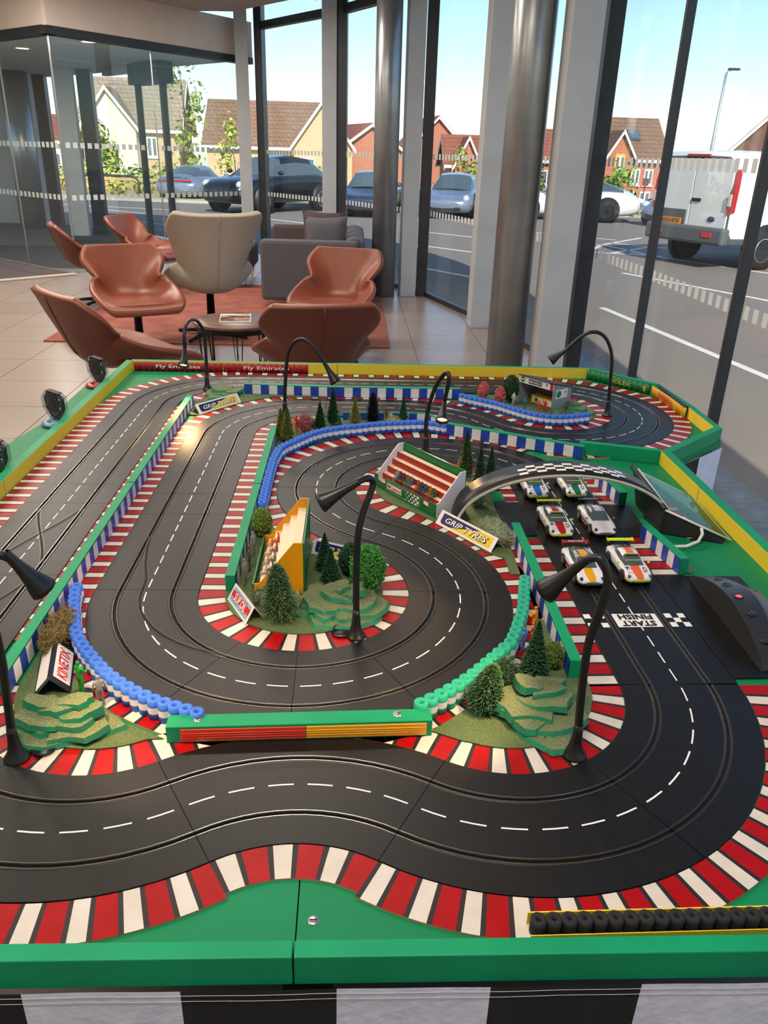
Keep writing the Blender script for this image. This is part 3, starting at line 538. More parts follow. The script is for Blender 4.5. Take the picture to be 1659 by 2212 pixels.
# ---- van
def van():
    f = Vector((0.92, 0.39, 0)).normalized(); ax = Vector((7.824, 14.12, GZ)); t = thing('delivery_van', 'white delivery van seen from behind with dark bumper and orange number plate', 'van', tuple(ax), math.atan2(f.y, f.x))
    m_van = paint('van_white', '#e9e9e6'); m_bump = M('dark_grey_bumper', '#5c6062', 0.6)
    st = [(-.93, .93, .62, 1.02, 1.90, .80), (-.86, .985, .44, 1.10, 1.97, .86), (0, .985, .42, 1.10, 2.0, .88), (2.6, .985, .42, 1.1, 2.0, .88), (3.2, .975, .42, 1.1, 1.86, .86), (3.7, .96, .42, 1.05, 1.28, .88), (4.15, .9, .44, .95, 1.02, .8), (4.25, .75, .5, .8, .9, .6)]
    R = []
    for (x, w_, zb, zs, zt, wt) in st:
        h = [(0, zb), (w_ * .95, zb), (w_, zb + .12), (w_, zs), (w_ * .3 + wt * .7 + .03, zs + (zt - zs) * .8), (wt, zt - .05), (wt - .10, zt), (0, zt + .02)]
        R.append([(x, -y, z) for y, z in h] + [(x, y, z) for y, z in h[-2:0:-1]])
    mb = MB(); mb.rings(R, 0, True, True, True, lambda i, j: 1 if (min(j, 13 - j) <= 1) else 0); mb.build('body', [m_van, m_bump], t, bevel=.02)
    mb = MB(); mb.box((-.98, 0, .58), (.20, 1.96, .30)); bp = mb.build('rear_bumper', [m_bump], t, bevel=.05)
    for s in (-1, 1): mb = MB(); mb.box((-1.085, s * .62, .60), (.015, .22, .08)); mb.build('reflector', [M('red_reflector', '#e23430', 0.3)], bp)
    mb = MB()
    for y0, y1 in ((-.90, -.006), (.006, .90)): mb.box((-.955, (y0 + y1) / 2, 1.27), (.03, y1 - y0, 1.18))
    d = mb.build('rear_door', [m_van], t, bevel=.02)
    mb = MB(); mb.box((-.975, -.13, 1.17), (.03, .22, .06)); mb.build('door_handle', [m_blackp], d, bevel=.01)
    mb = MB(); mb.box((-.982, .41, .86), (.02, .70, .26)); mb.build('plate_recess', [m_bump], d, bevel=.02)
    mb = MB(); mb.lathe([(.0, 0), (.09, 0), (.08, .01), (.0, .012)], (0, 0, 0), 20); e = mb.build('oval_badge', [M('badge_blue', '#44546a', 0.3, 0.5)], d, (-.972, -.56, .86)); e.rotation_euler = (0, -PI / 2, 0); e.scale = (.55, 1, 1)
    mb = MB(); mb.box((-1.0, .41, .78), (.015, .53, .12)); pl = mb.build('number_plate', [M('plate_orange', '#d88f2e', 0.45)], t)
    text('EO14 RTV', M('plate_black', '#1c1a18', 0.5), pl, (-1.0085, .41, .78), (0, -1, 0), (0, 0, 1), .075, .46, 0.02)
    mb = MB(); mb.box((-.955, 0, 1.915), (.05, .55, .045)); mb.build('brake_light', [m_redl], t, bevel=.01)
    for s in (-1, 1):
        mb = MB(); mb.extrude([(-.99, s * .90, .95), (-.985, s * .985, 1.0), (-.97, s * .985, 1.45), (-.94, s * .95, 1.70), (-.94, s * .90, 1.70), (-.975, s * .89, 1.30), (-.99, s * .86, 1.2)], (.10, 0, 0)); tl = mb.build('tail_lamp', [m_redl], t)
        mb = MB(); mb.box((-1.0, s * .93, 1.2), (.03, .06, .2)); mb.build('clear_lens', [m_lens], tl)
    for x in (0.0, 2.93):
        for s in (-1, 1):
            mb = MB(); mb.lathe([(.19, -.11), (.33, -.11), (.345, -.06), (.345, .06), (.33, .11), (.20, .11)], (0, 0, 0), 24); wo_ = mb.build('wheel', [m_tyre], t, (x, s * .90, .345)); wo_.rotation_euler = (-s * PI / 2, 0, 0)
            mb = MB(); mb.lathe([(.205, .10), (.215, .115), (.17, .10), (.15, .04), (.09, .06), (.0, .07)], (0, 0, 0), 24); mb.build('steel_rim', [M('steel_wheel', '#c4c4bf', 0.4, 0.6)], wo_)
            mb = MB(); mb.lathe([(.02, 0), (.42, 0), (.42, -.12)], (0, 0, 0), 24); ao = mb.build('wheel_arch', [m_blackp], t, (x, s * .9885, .38)); ao.rotation_euler = (-s * PI / 2, 0, 0)
van()

# ================================================================== lounge furniture
m_tan = M('cognac_leather', '#7a3b25', 0.40, col2='#82422a', scale=3, bump=0.06, bscale=220); m_tanb = M('cognac_leather_shaded', '#5a2a1c', 0.48, col2='#622f20', scale=3, bump=0.06, bscale=220)  # darker copy is the same leather, shade on the shell backs painted in
m_beige = M('beige_wool', '#a09484', 0.95, col2='#ada292', scale=160, bump=0.4, bscale=260); m_grey = M('grey_wool', '#54545a', 0.95, col2='#5c5c62', scale=120, bump=0.3, bscale=240); m_brown = M('taupe_wool', '#4a403e', 0.95, col2='#52484a', scale=120, bump=0.3, bscale=240)
m_blk = M('black_steel', '#1b1a1a', 0.45, 0.5)
def shell(name, prof, mat_in, mat_out, root):
    """prof: list of (y, z, half width, wrap) from seat front to back top"""
    nu = 15; P = []
    for i, (y, z, w_, wr) in enumerate(prof):
        a = prof[max(i - 1, 0)]; b = prof[min(i + 1, len(prof) - 1)]; tx = Vector((b[0] - a[0], b[1] - a[1])).normalized(); n = Vector((tx.y, -tx.x)); row = []
        for j in range(nu):
            s = -1 + 2 * j / (nu - 1); k = abs(s) ** 2.8
            row.append((s * w_ * (1 - 0.05 * k), y + n.x * wr * k, z + n.y * wr * k))
        P.append(row)
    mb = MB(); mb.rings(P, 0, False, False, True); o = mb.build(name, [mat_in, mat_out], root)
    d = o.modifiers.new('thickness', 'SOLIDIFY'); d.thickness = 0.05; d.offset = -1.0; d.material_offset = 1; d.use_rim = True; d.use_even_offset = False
    d = o.modifiers.new('smooth', 'SUBSURF'); d.levels = 2; d.render_levels = 2
    return o
def armchair(label, x, y, rz, kind='low', group=None):
    """front faces local +y"""
    t = thing('lounge_chair', label, 'chair', (x, y, 0.012 if (-1.91 < x < .99 and y > 4.95) else 0.0), rz, group)
    if kind == 'low':
        pr = [(.335, .345, .26, .0), (.33, .40, .30, .015), (.25, .43, .335, .03), (.10, .42, .345, .085), (-.06, .405, .33, .14), (-.19, .405, .28, .19), (-.26, .46, .245, .19), (-.30, .55, .25, .14), (-.335, .635, .32, .115), (-.36, .70, .335, .08), (-.388, .785, .29, .03), (-.392, .80, .27, .02)]
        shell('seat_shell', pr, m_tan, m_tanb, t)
        pd = MB(); pd.box((0, .06, .405), (.50, .46, .055)); pd.build('seat_pad', [m_tan], t, bevel=.026)
        hz = .36
    else:
        pr = [(.335, .345, .27, .0), (.33, .40, .31, .015), (.25, .43, .34, .03), (.10, .42, .35, .10), (-.08, .405, .34, .17), (-.21, .41, .28, .22), (-.27, .48, .245, .23), (-.31, .58, .255, .20), (-.345, .70, .29, .20), (-.38, .82, .345, .18), (-.42, .92, .35, .10), (-.44, .975, .335, .06), (-.445, .985, .32, .05)]
        shell('seat_shell', pr, m_beige, m_beige, t)
        pd = MB(); pd.box((0, .06, .435), (.44, .46, .05)); pd.build('seat_pad', [m_beige], t, bevel=.03)
        hz = .36
    sb = [(p[0] - .053, p[1]) for p in pr[5:-1]]
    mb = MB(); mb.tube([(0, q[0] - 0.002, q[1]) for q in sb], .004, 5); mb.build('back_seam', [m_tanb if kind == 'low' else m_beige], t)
    mb = MB(); mb.lathe([(.035, 0.03), (.03, hz - .02), (.12, hz)], (0, 0.0, 0), 14); mb.build('pedestal', [m_blk], t)
    for a in range(4):
        an = PI / 4 + a * PI / 2; mb = MB(); mb.tube([(0, 0, .05), (math.cos(an) * .18, math.sin(an) * .18, .035), (math.cos(an) * .32, math.sin(an) * .32, .014)], [.022, .018, .013], 8); mb.build('leg', [m_blk], t)
    return t
armchair('cognac leather lounge chair, back to us, nearest at far left of the group', -0.62, 2.86, -0.86, 'low')
armchair('cognac leather lounge chair facing us behind the nearest left chair', -1.02, 4.62, PI + 0.50, 'low')
armchair('cognac leather lounge chair, back to us, just behind the yellow far rim', 0.44, 2.80, 0.20, 'low')
armchair('cognac leather lounge chair facing us beside the grey sofa arm', 0.52, 4.75, PI - 0.28, 'low')
armchair('brown leather lounge chair turned sideways by the lobby glass corner', -1.95, 6.80, -1.15, 'low')
armchair('cognac leather lounge chair with seat side-on in front of the lobby door', -1.62, 7.75, -1.85, 'low')
armchair('beige wool wing chair with tall back turned to us', -0.56, 5.28, 0.38, 'wing').scale = (1.08, 1.08, 1.06)
# coffee table
t = thing('coffee_table', 'round walnut coffee table with black hairpin legs between the leather chairs', 'table', (-0.12, 3.72, 0))
mb = MB(); mb.lathe([(.0, .452), (.286, .452), (.29, .448), (.29, .434), (.285, .43), (.0, .43)], (0, 0, 0), 40, caps=False); mb.build('table_top', [M('walnut', '#5e4438', 0.35, col2='#6d5145', scale=8, detail=8)], t)
mb = MB(); mb.lathe([(.27, .43), (.27, .395), (.255, .395), (.255, .43)], (0, 0, 0), 40, caps=False); mb.build('table_rim', [m_blk], t)
for a in range(8):
    an = a * PI / 4 + 0.2; c, s_ = math.cos(an), math.sin(an); q = Vector((-s_, c, 0)) * .022
    mb = MB(); mb.tube([Vector((c * .26, s_ * .26, .41)) + q, Vector((c * .225, s_ * .225, .01)), Vector((c * .26, s_ * .26, .41)) - q], .006, 6); mb.build('hairpin_leg', [m_blk], t)
t = thing('magazine', 'magazine with dark pictures on its cover lying on the walnut table', 'magazine', (-0.13, 3.76, .452), 0.12)
mb = MB(); mb.box((0, 0, .004), (.21, .275, .008)); mb.build('pages', [M('paper_white', '#d9d5d0', 0.5)], t)
mb = MB(); mb.box((0, -.02, .0085), (.20, .20, .001)); mb.build('cover_picture', [M('cover_photo', '#2c2a2c', 0.3, col2='#c08874', scale=11, lo=.45, hi=.6)], t)
text('LIFE', M('cover_grey', '#55504e', 0.4), t, (.05, .112, .0082), (1, 0, 0), (0, 1, 0), .028, .085, 0.01)
# rug
mb = MB(); mb.box((0, 0, .006), (2.9, 3.3, .012)); tag(mb.build('rug', [M('rust_rug', '#7f4538', 0.95, col2='#96594a', scale=5, detail=8, bump=0.4, bscale=160)], None, (-0.46, 6.60, 0), 0.0), 'rust red rug under the wing chair and sofa', 'rug')
# sofa (faces left)
t = thing('sofa', 'low dark grey sofa seen end-on beside the far column', 'sofa', (0.14, 0, 0.012))
mb = MB(); mb.box((.0, 7.75, .34), (.80, 1.75, .22)); mb.build('seat', [m_brown], t, bevel=.03)
mb = MB(); mb.box((.08, 6.80, .375), (1.0, .17, .60)); mb.build('armrest', [m_grey], t, bevel=.035)
mb = MB(); mb.box((.02, 8.70, .38), (.98, .17, .58)); mb.build('armrest', [m_brown], t, bevel=.035)
mb = MB(); mb.extrude([(.36, 6.88, .20), (.60, 6.88, .20), (.66, 6.88, .66), (.56, 6.88, .70), (.46, 6.88, .68)], (0, 1.75, 0)); mb.build('backrest', [m_grey], t, bevel=.03)
for y in (7.0, 8.5):
    for x in (-.38, .5):
        mb = MB(); mb.tube([(x - .03, y, .24), (x, y, .012), (x + .03, y, .24)], .007, 6); mb.build('hairpin_leg', [m_blk], t)
t = thing('bench', 'dark taupe upholstered bench with hairpin legs left of the sofa', 'bench', (-0.86, 8.35, 0.012)); mb = MB(); mb.box((0, 0, .33), (.66, .85, .26)); mb.build('seat', [m_brown], t, bevel=.035)
for y in (-.34, .34):
    for x in (-.25, .25): mb = MB(); mb.tube([(x - .03, y, .21), (x, y, .012), (x + .03, y, .21)], .007, 6); mb.build('hairpin_leg', [m_blk], t)
def cushion(label, loc, rot, mat, s=.46):
    N = 11; top = []; bot = []; mb = MB()
    for sg in (1, -1):
        b = len(mb.v)
        for i in range(N):
            for j in range(N):
                u, v = -1 + 2 * i / (N - 1), -1 + 2 * j / (N - 1); th = .085 * ((1 - u ** 4) * (1 - v ** 4)) ** .55; pin = 1 - .10 * (1 - abs(u) ** 2) * abs(v) ** 3 - 0; pin2 = 1 - .10 * (1 - abs(v) ** 2) * abs(u) ** 3
                mb.v.append((u * s / 2 * pin2, sg * th, v * s / 2 * pin))
        for i in range(N - 1):
            for j in range(N - 1): mb.face((b + i * N + j, b + (i + 1) * N + j, b + (i + 1) * N + j + 1, b + i * N + j + 1), 0, True)
    o = mb.build('cushion', [mat], None, loc); o.rotation_euler = rot; return tag(o, label, 'cushion')
cushion('taupe scatter cushion at the back, standing on the sofa seat', (.34, 7.62, .675), (-.15, 0.05, .25), m_brown, .50)
cushion('smaller slate grey scatter cushion in front on the sofa seat', (.38, 7.22, .665), (-.2, -.03, -.10), m_grey, .47)

# ================================================================== the race board
m_gr = M('green_board_paint', '#03784a', 0.55, col2='#058152', scale=6, spec=.28, bump=0.05, bscale=40); m_grT = M('green_rim_paint', '#048a5c', 0.52, col2='#079463', scale=9, spec=.28, bump=0.06, bscale=60)
m_yel = M('yellow_rim_paint', '#e6c832', 0.55, col2='#ecd040', scale=5, spec=.3); m_kred = M('kerb_red', '#96040c', 0.42, col2='#a20810', scale=30, spec=.22); m_kwh = M('kerb_white', '#c9c1b6', 0.5, col2='#d2cac0', scale=30); m_kbk = M('kerb_black', '#191518', 0.55)
m_track = M('track_plastic', '#0c0c0d', 0.42, col2='#111112', scale=120, bump=0.15, bscale=900, spec=0.38); m_slot = M('slot_black', '#050505', 0.8); m_rail = M('conductor_steel', '#948f89', 0.26, 0.95); m_wline = M('lane_white', '#e9e6e2', 0.5)
m_grass = M('flock_green', '#2a5a36', 0.95, col2='#6c7048', scale=700, detail=6, bump=0.5, bscale=500); m_raw = M('raw_mdf', '#b08f66', 0.8)
board = thing('race_board', 'green painted slot racing board on legs with raised yellow and green rim', 'race track', (0, 0, 0))
ZB = (0, 0, BZ)
XS, YS, gp = 0.612, 0.05, 0.0008
OUT = [(-0.185, -1.150), (1.56, -1.150), (1.56, 0.325), (1.80, 0.535), (1.80, 0.755), (1.785, 1.045), (1.60, 1.268), (-0.185, 1.268)]
def clipbox(poly, x0, x1, y0, y1):
    for a, b in (((x0, y1), (x0, y0)), ((x1, y0), (x1, y1)), ((x0, y0), (x1, y0)), ((x1, y1), (x0, y1))): poly = clip(poly, a, b)
    return poly
for (x0, x1, y0, y1) in ((-1, XS - gp, -2, YS - gp), (XS + gp, 3, -2, YS - gp), (-1, XS - gp, YS + gp, 3), (XS + gp, 3, YS + gp, 3)):
    mb = MB(); mb.prism(clipbox(OUT, x0, x1, y0, y1), -0.022, 0.0, 0, 0); mb.build('board_panel', [m_gr], board, ZB)
mb = MB(); mb.prism([(-0.30, -1.0), (-0.186, -1.0), (-0.186, 1.14), (-0.235, 1.14), (-0.272, 1.08), (-0.268, 0.62), (-0.30, 0.40)], -0.022, -0.002, 0, 0); mb.build('controller_shelf', [m_gr], board, ZB)
RH = 0.040
RC = [0]
def rim(pts, w, yellow=True, h=RH, z0=0.0, name='rim_board'):
    """pts = inner foot line, interior on the left when walking; w thickness outward"""
    for a, b in zip(pts[:-1], pts[1:]):
        RC[0] += 1; h = RH - .0004 * (RC[0] % 4)
        d = Vector((b[0] - a[0], b[1] - a[1])); L = d.length; d /= L; n = Vector((d.y, -d.x))
        mb = MB(); q = [Vector(a), Vector(b), Vector(b) + n * w + d * (w * .35), Vector(a) + n * w - d * (w * .35)]
        mb.prism([(v.x, v.y) for v in q], z0, h, 0, [1 if yellow else 0, 0, 0, 0]); mb.build(name, [m_grT, m_yel], board, ZB, bevel=.0012)
cutY = lambda x, y0, y1: [(x, y0), (x, y1)]
rim([(-0.158, YS - gp), (-0.158, -1.13)], 0.024); rim([(-0.158, 1.246), (-0.158, YS + gp)], 0.024)
rim([(XS - gp, 1.246), (-0.158, 1.246)], 0.02); rim([(1.583, 1.246), (XS + gp, 1.246)], 0.02)
rim([(1.762, 1.035), (1.583, 1.246)], 0.022, False); rim([(1.778, 0.755), (1.762, 1.035)], 0.022, False); rim([(1.775, 0.548), (1.778, 0.755)], 0.022); rim([(1.529, 0.322), (1.775, 0.548)], 0.024, False)
rim([(1.53, 0.06), (1.529, 0.322)], 0.026); rim([(1.53, -1.13), (1.53, 0.058)], 0.026)
for a, b in ((-0.18, XS - gp), (XS + gp, 1.556)):
    mb = MB(); mb.box(((a + b) / 2, -1.156, -0.001), (b - a, 0.020, 0.042)); mb.build('near_rim', [m_grT], board, ZB, bevel=.0015)
mb = MB(); mb.prism([(1.322, 0.386), (1.322, 0.405), (1.532, 0.342), (1.532, 0.322)], 0, RH - .0010, 0, 0); mb.build('cross_rim', [m_grT], board, ZB, bevel=.001)
for x, y in ((-0.08, -1.05), (1.45, -1.05), (-0.08, 1.15), (1.5, 1.15), (0.62, -1.05), (0.62, 1.15), (0.62, 0.05)):
    mb = MB(); mb.box((x, y, (BZ - 0.022) / 2), (0.06, 0.06, BZ - 0.022)); mb.build('leg', [m_dark], board)
# screws on the green board
scr = MB(); scr.lathe([(.0, .0016), (.004, .0015), (.0062, .0006), (.0066, 0)], (0, 0, 0), 16, 0, caps=False); scr.box((0, 0, .0015), (.009, .0012, .0006), 1)
scr_me = scr.mesh('screw', [m_steel, m_slot])
link('screw', scr_me, board, (0.630, -1.108, BZ))

# ---- kerb stripes: paint on the board next to the track
R0 = 0.297
def arc(cx, cy, a0, a1): return ('a', cx, cy, math.radians(a0), math.radians(a1))
def line(x0, y0, x1, y1): return ('l', x0, y0, x1, y1)
def plen(p, off=0.0):
    if p[0] == 'l': return math.hypot(p[3] - p[1], p[4] - p[2])
    s = 1 if p[4] > p[3] else -1; return abs(p[4] - p[3]) * (R0 - s * off)
def pat(p, t, off=0.0):
    """point at fraction t, lateral offset (left positive)"""
    if p[0] == 'l':
        dx, dy = p[3] - p[1], p[4] - p[2]; L = math.hypot(dx, dy); return (p[1] + dx * t - dy / L * off, p[2] + dy * t + dx / L * off)
    s = 1 if p[4] > p[3] else -1; a = p[3] + (p[4] - p[3]) * t; r = R0 - s * off; return (p[1] + r * math.cos(a), p[2] + r * math.sin(a))
KZ = 0.0030
def kerb(p, o0, o1, t0=0.0, t1=1.0, per=0.056, phase=0.0):
    mb = MB(); om = (o0 + o1) / 2; L = plen(p, om) * (t1 - t0); n = max(1, round(L / per)); k = L / n
    seq = [(0, .445), (2, .105), (1, .345), (2, .105)]; s = 0.0; nn = 2 if p[0] == 'a' else 1
    for i in range(n):
        for m_, fr in seq:
            e = s + fr / n
            for q in range(nn):
                a = t0 + (t1 - t0) * (s + (e - s) * q / nn); b = t0 + (t1 - t0) * (s + (e - s) * (q + 1) / nn)
                P = [pat(p, a, o0), pat(p, b, o0), pat(p, b, o1), pat(p, a, o1)]
                mb.poly([(x, y, KZ) for x, y in P], m_)
                for u, v in ((0, 1), (2, 3)): mb.poly([(P[u][0], P[u][1], 0), (P[v][0], P[v][1], 0), (P[v][0], P[v][1], KZ), (P[u][0], P[u][1], KZ)], 3)
            s = e
    return mb.build('kerb', [m_kred, m_kwh, m_kbk, m_raw], board, ZB)
T = dict(p1=line(0.002, -.69, 0, .805), p2=arc(.297, .805, 180, 90), p3=line(.297, 1.102, 1.332, 1.102), p4a=arc(1.332, .805, 90, -90), p4b=arc(1.332, .805, -90, -150), p5=arc(.8176, .508, 30, 90), p6=line(.8176, .805, .5806, .805), p7=arc(.5806, .508, 90, 180),
         p8=line(.2836, .508, .2836, -.40), p9a=arc(.5806, -.40, 180, 270), p9b=arc(.5806, -.40, 270, 420), p10a=arc(.8776, .1144, 240, 90), p10b=arc(.8776, .1144, 90, 0), p11=line(1.1746, .1144, 1.198, -.69), p12=arc(.901, -.69, 0, -120), p13=arc(.604, -1.2044, 60, 120), p14=arc(.307, -.69, -60, -180))
W0, W1 = .0985, .1475
kerb(T['p1'], W0, W1 + .008, per=.0445); kerb(T['p1'], -W0, -.130, .08, .99, per=.0445); kerb(T['p2'], W0, W1, per=.046); kerb(T['p2'], -W0, -W1, .18, .95); kerb(T['p3'], W0, .130, 0, 1.0)
kerb(T['p4a'], W0, W1 + .004); kerb(T['p4b'], W0, W1, 0, .25); kerb(T['p4a'], -W0, -W1); kerb(T['p4b'], -W0, -W1); kerb(T['p5'], -W0, -.140); kerb(T['p6'], -W0, -.125); kerb(T['p7'], -W0, -.140, 0, 1)
kerb(T['p8'], -W0, -.135, 0, 1.0, per=.0445); kerb(T['p7'], W0, W1, per=.045); kerb(T['p8'], W0, W1, 0, 1.0, per=.0445)
kerb(T['p9a'], W0, W1); kerb(T['p9b'], W0, W1); kerb(T['p9a'], -W0, -W1); kerb(T['p9b'], -W0, -.150, 0, 1)
kerb(T['p10a'], W0, W1 + .003); kerb(T['p10a'], -W0, -W1); kerb(T['p10b'], W0, .135, 0, .5); kerb(T['p10b'], -W0, -W1, 0, 1)
kerb(line(1.2805, .30, 1.276, .025), 0, .046, 0, 1); kerb(T['p11'], -W0, -.178, .34, 1.0); kerb(T['p11'], W0, W1 + .012, .335, .555); kerb(T['p11'], -W0, -.13, .0, .11)
kerb(line(1.420, .045, 1.425, -.16), 0, .042)
kerb(T['p12'], W0, W1 + .006); kerb(T['p12'], -W0, -W1); kerb(T['p13'], W0, W1); kerb(T['p13'], -W0, -.150); kerb(T['p14'], W0, W1 + .006); kerb(T['p14'], -W0, -W1)

# ---- slot track, section by section
track = thing('slot_track', 'black two lane slot car track winding over the green board', 'slot track', ZB)
TZ = 0.0042
PROF = [(-.0975, 0, 0), (-.0975, TZ - .0004, 0), (-.0970, TZ, 0), (-.0560, TZ, 0), (-.0550, TZ + .0007, 0), (-.0525, TZ + .0007, 0), (-.0517, TZ, 0), (-.0512, TZ - .0026, 1), (-.0478, TZ - .0026, 1), (-.0473, TZ, 0), (-.0465, TZ + .0007, 0), (-.0440, TZ + .0007, 0), (-.0430, TZ, 0)]
PROF = PROF + [(-o, z, m) for o, z, m in PROF[::-1]]
def pmat(i): return 1 if (PROF[i][2] and PROF[i + 1][2]) or (abs(PROF[i][0]) < .052 and abs(PROF[i][0]) > .047 and (PROF[i][2] or PROF[i + 1][2])) else 0
def section(p, t0, t1, dash=True, dphase=0.0):
    n = 1 if p[0] == 'l' else max(3, int(abs(p[4] - p[3]) * (t1 - t0) / math.radians(5)) + 1); L = plen(p); gpt = 0.0005 / L
    a, b = t0 + gpt, t1 - gpt; mb = MB(); R = []
    for i in range(n + 1):
        t = a + (b - a) * i / n; R.append([(*pat(p, t, o), z) for o, z, m_ in PROF])
    mb.rings(R, 0, False, False, False, lambda i, j: pmat(j))
    R2 = [[(*pat(p, t0 + (t1 - t0) * i / n, o), .0012) for o in (-.0972, .0972)] for i in range(n + 1)]; mb.rings(R2, 1, False, False, False)
    for r, flip in ((R[0], 0), (R[-1], 1)): mb.poly([r[0], r[1], r[2], r[-3], r[-2], r[-1]], 0)
    sec = mb.build('track_section', [m_track, m_slot], track)
    mb = MB()
    for lane in (-.0495, .0495):
        for s in (-1, 1):
            o = lane + s * .0040; R = []
            for i in range(n + 1):
                t = a + (b - a) * i / n; R.append([(*pat(p, t, o - .0009), TZ + .0004), (*pat(p, t, o - .0005), TZ + .0012), (*pat(p, t, o + .0005), TZ + .0012), (*pat(p, t, o + .0009), TZ + .0004)])
            mb.rings(R, 0, False, False, False)
    mb.build('conductor_rail', [m_rail], sec)
    if dash:
        mb = MB(); nd = max(1, round(L * (t1 - t0) / .0525))
        for i in range(nd):
            c = (i + .5) / nd; h = .5 * .034 / .0525 / nd
            for q in (0, 1):
                u, v = a + (b - a) * (c - h + h * q), a + (b - a) * (c - h + h * (q + 1)); mb.poly([(*pat(p, x, o), TZ + .0003) for x, o in ((u, -.00125), (v, -.00125), (v, .00125), (u, .00125))])
        mb.build('centre_line', [m_wline], sec)
    return sec
def frac(p, ys):
    return [(y - p[2]) / (p[4] - p[2]) for y in ys]
def run(p, cuts):
    return [section(p, a, b) for a, b in zip(cuts[:-1], cuts[1:])]
s1 = run(T['p1'], [0] + frac(T['p1'], (-.345, 0, .115, .46)) + [1]); run(T['p2'], [0, 2 / 3, 1]); run(T['p3'], [0, 1 / 3, 2 / 3, 1]); run(T['p4a'], [0, 1 / 3, 2 / 3, 1]); run(T['p4b'], [0, 1]); run(T['p5'], [0, 1]); run(T['p6'], [0, 1]); run(T['p7'], [0, 1 / 3, 1])
s8 = run(T['p8'], [0] + frac(T['p8'], (.0633, -.0547)) + [1]); run(T['p9a'], [0, 2 / 3, 1]); run(T['p9b'], [0, .2, .6, 1]); run(T['p10a'], [0, .4, .8, 1]); run(T['p10b'], [0, .333, 1]); run(T['p11'], [0, .142, .571, 1]); run(T['p12'], [0, .5, 1]); run(T['p13'], [0, 1]); run(T['p14'], [0, .5, 1])
# lane change slots
def ribbon(pts, parent):
    mb = MB()
    def strip(o0, o1, z, m_):
        R = []
        for i, q in enumerate(pts):
            a, b = Vector(pts[max(i - 1, 0)]), Vector(pts[min(i + 1, len(pts) - 1)]); d = (b - a).normalized(); n = Vector((-d.y, d.x)); R.append([(q[0] + n.x * o0, q[1] + n.y * o0, z), (q[0] + n.x * o1, q[1] + n.y * o1, z)])
        mb.rings(R, m_, False, False, False)
    strip(-.0019, .0019, TZ + .0009, 0); strip(-.0043, -.0036, TZ + .0011, 1); strip(.0036, .0043, TZ + .0011, 1)
    mb.build('crossover_slot', [m_slot, M('dull_steel', '#6e6b67', 0.35, 0.85)], parent)
def smooth_path(x0, x1, y0, y1, n=14):
    return [(x0 + (x1 - x0) * (.35 * (3 * (i / n) ** 2 - 2 * (i / n) ** 3) + .65 * i / n), y0 + (y1 - y0) * i / n) for i in range(n + 1)]
ribbon(smooth_path(-.0495, .0495, -.30, -.03), s1[1]); ribbon(smooth_path(.0495, -.0495, -.30, -.03), s1[1])
ribbon(smooth_path(-.048, .0495, -.62, -.37), s1[0]); ribbon(smooth_path(.0495, -.048, -.62, -.37), s1[0])
ribbon([(.236, -.17), (.243, -.23), (.256, -.30), (.272, -.36), (.2745, -.40)] + [(.5806 + r_ * math.cos(math.radians(a_)), -.40 + r_ * math.sin(math.radians(a_))) for a_, r_ in ((186, .3055), (193, .302), (200, .296), (207, .2895), (214, .281), (221, .2715), (228, .262), (235, .253), (242, .2478))], s8[2])
# start / finish marking and shoulder plates
fin = track; m_fink = M('marking_black', '#17171a', 0.5)
d11 = Vector((1.198 - 1.1746, -.69 - .1144)).normalized(); n11 = Vector((-d11.y, d11.x)); P11 = lambda along, off: Vector((1.1746, .1144)) + d11 * along + n11 * off
sec_start = [o for o in track.children if o.name.startswith('track_section')]
mb = MB(); a0, a1 = .592, .637
mb.poly([(*P11(s, o), TZ + .0005) for s, o in ((a0, -.0415), (a1, -.0415), (a1, .0415), (a0, .0415))], 0)
for o0 in (.0575, -.0955):
    for i in range(3):
        for j in range(3):
            if (i + j) % 2 == 0:
                s0, s1_ = a0 + (a1 - a0) * i / 3, a0 + (a1 - a0) * (i + 1) / 3; o_0, o_1 = o0 + .038 * j / 3, o0 + .038 * (j + 1) / 3
                mb.poly([(*P11(s, o), TZ + .0005) for s, o in ((s0, o_0), (s1_, o_0), (s1_, o_1), (s0, o_1))], 0)
sf = mb.build('start_finish_marking', [m_wline], track)
Y11 = Vector((d11.x, d11.y, 0)); X11 = Vector((Y11.y, -Y11.x, 0))
for s, al in (('START', .606 + .0195), ('FINISH', .606 - .0025)):
    p_ = P11(al, 0); text(s, m_fink, sf, (p_.x, p_.y, TZ + .0006), X11, Y11, .0178, .064, .04)
for pts in ([(1.017, .036), (1.0785, .036), (1.0838, -.148), (1.012, -.152)], [(1.276, .022), (1.345, .022), (1.342, -.15), (1.281, -.152)], [(1.287, -.329), (1.462, -.329), (1.46, -.668), (1.297, -.672)]):
    mb = MB(); mb.prism(pts, 0, TZ - .0002, 0, 0); mb.build('shoulder_plate', [m_track], track, bevel=.0006)
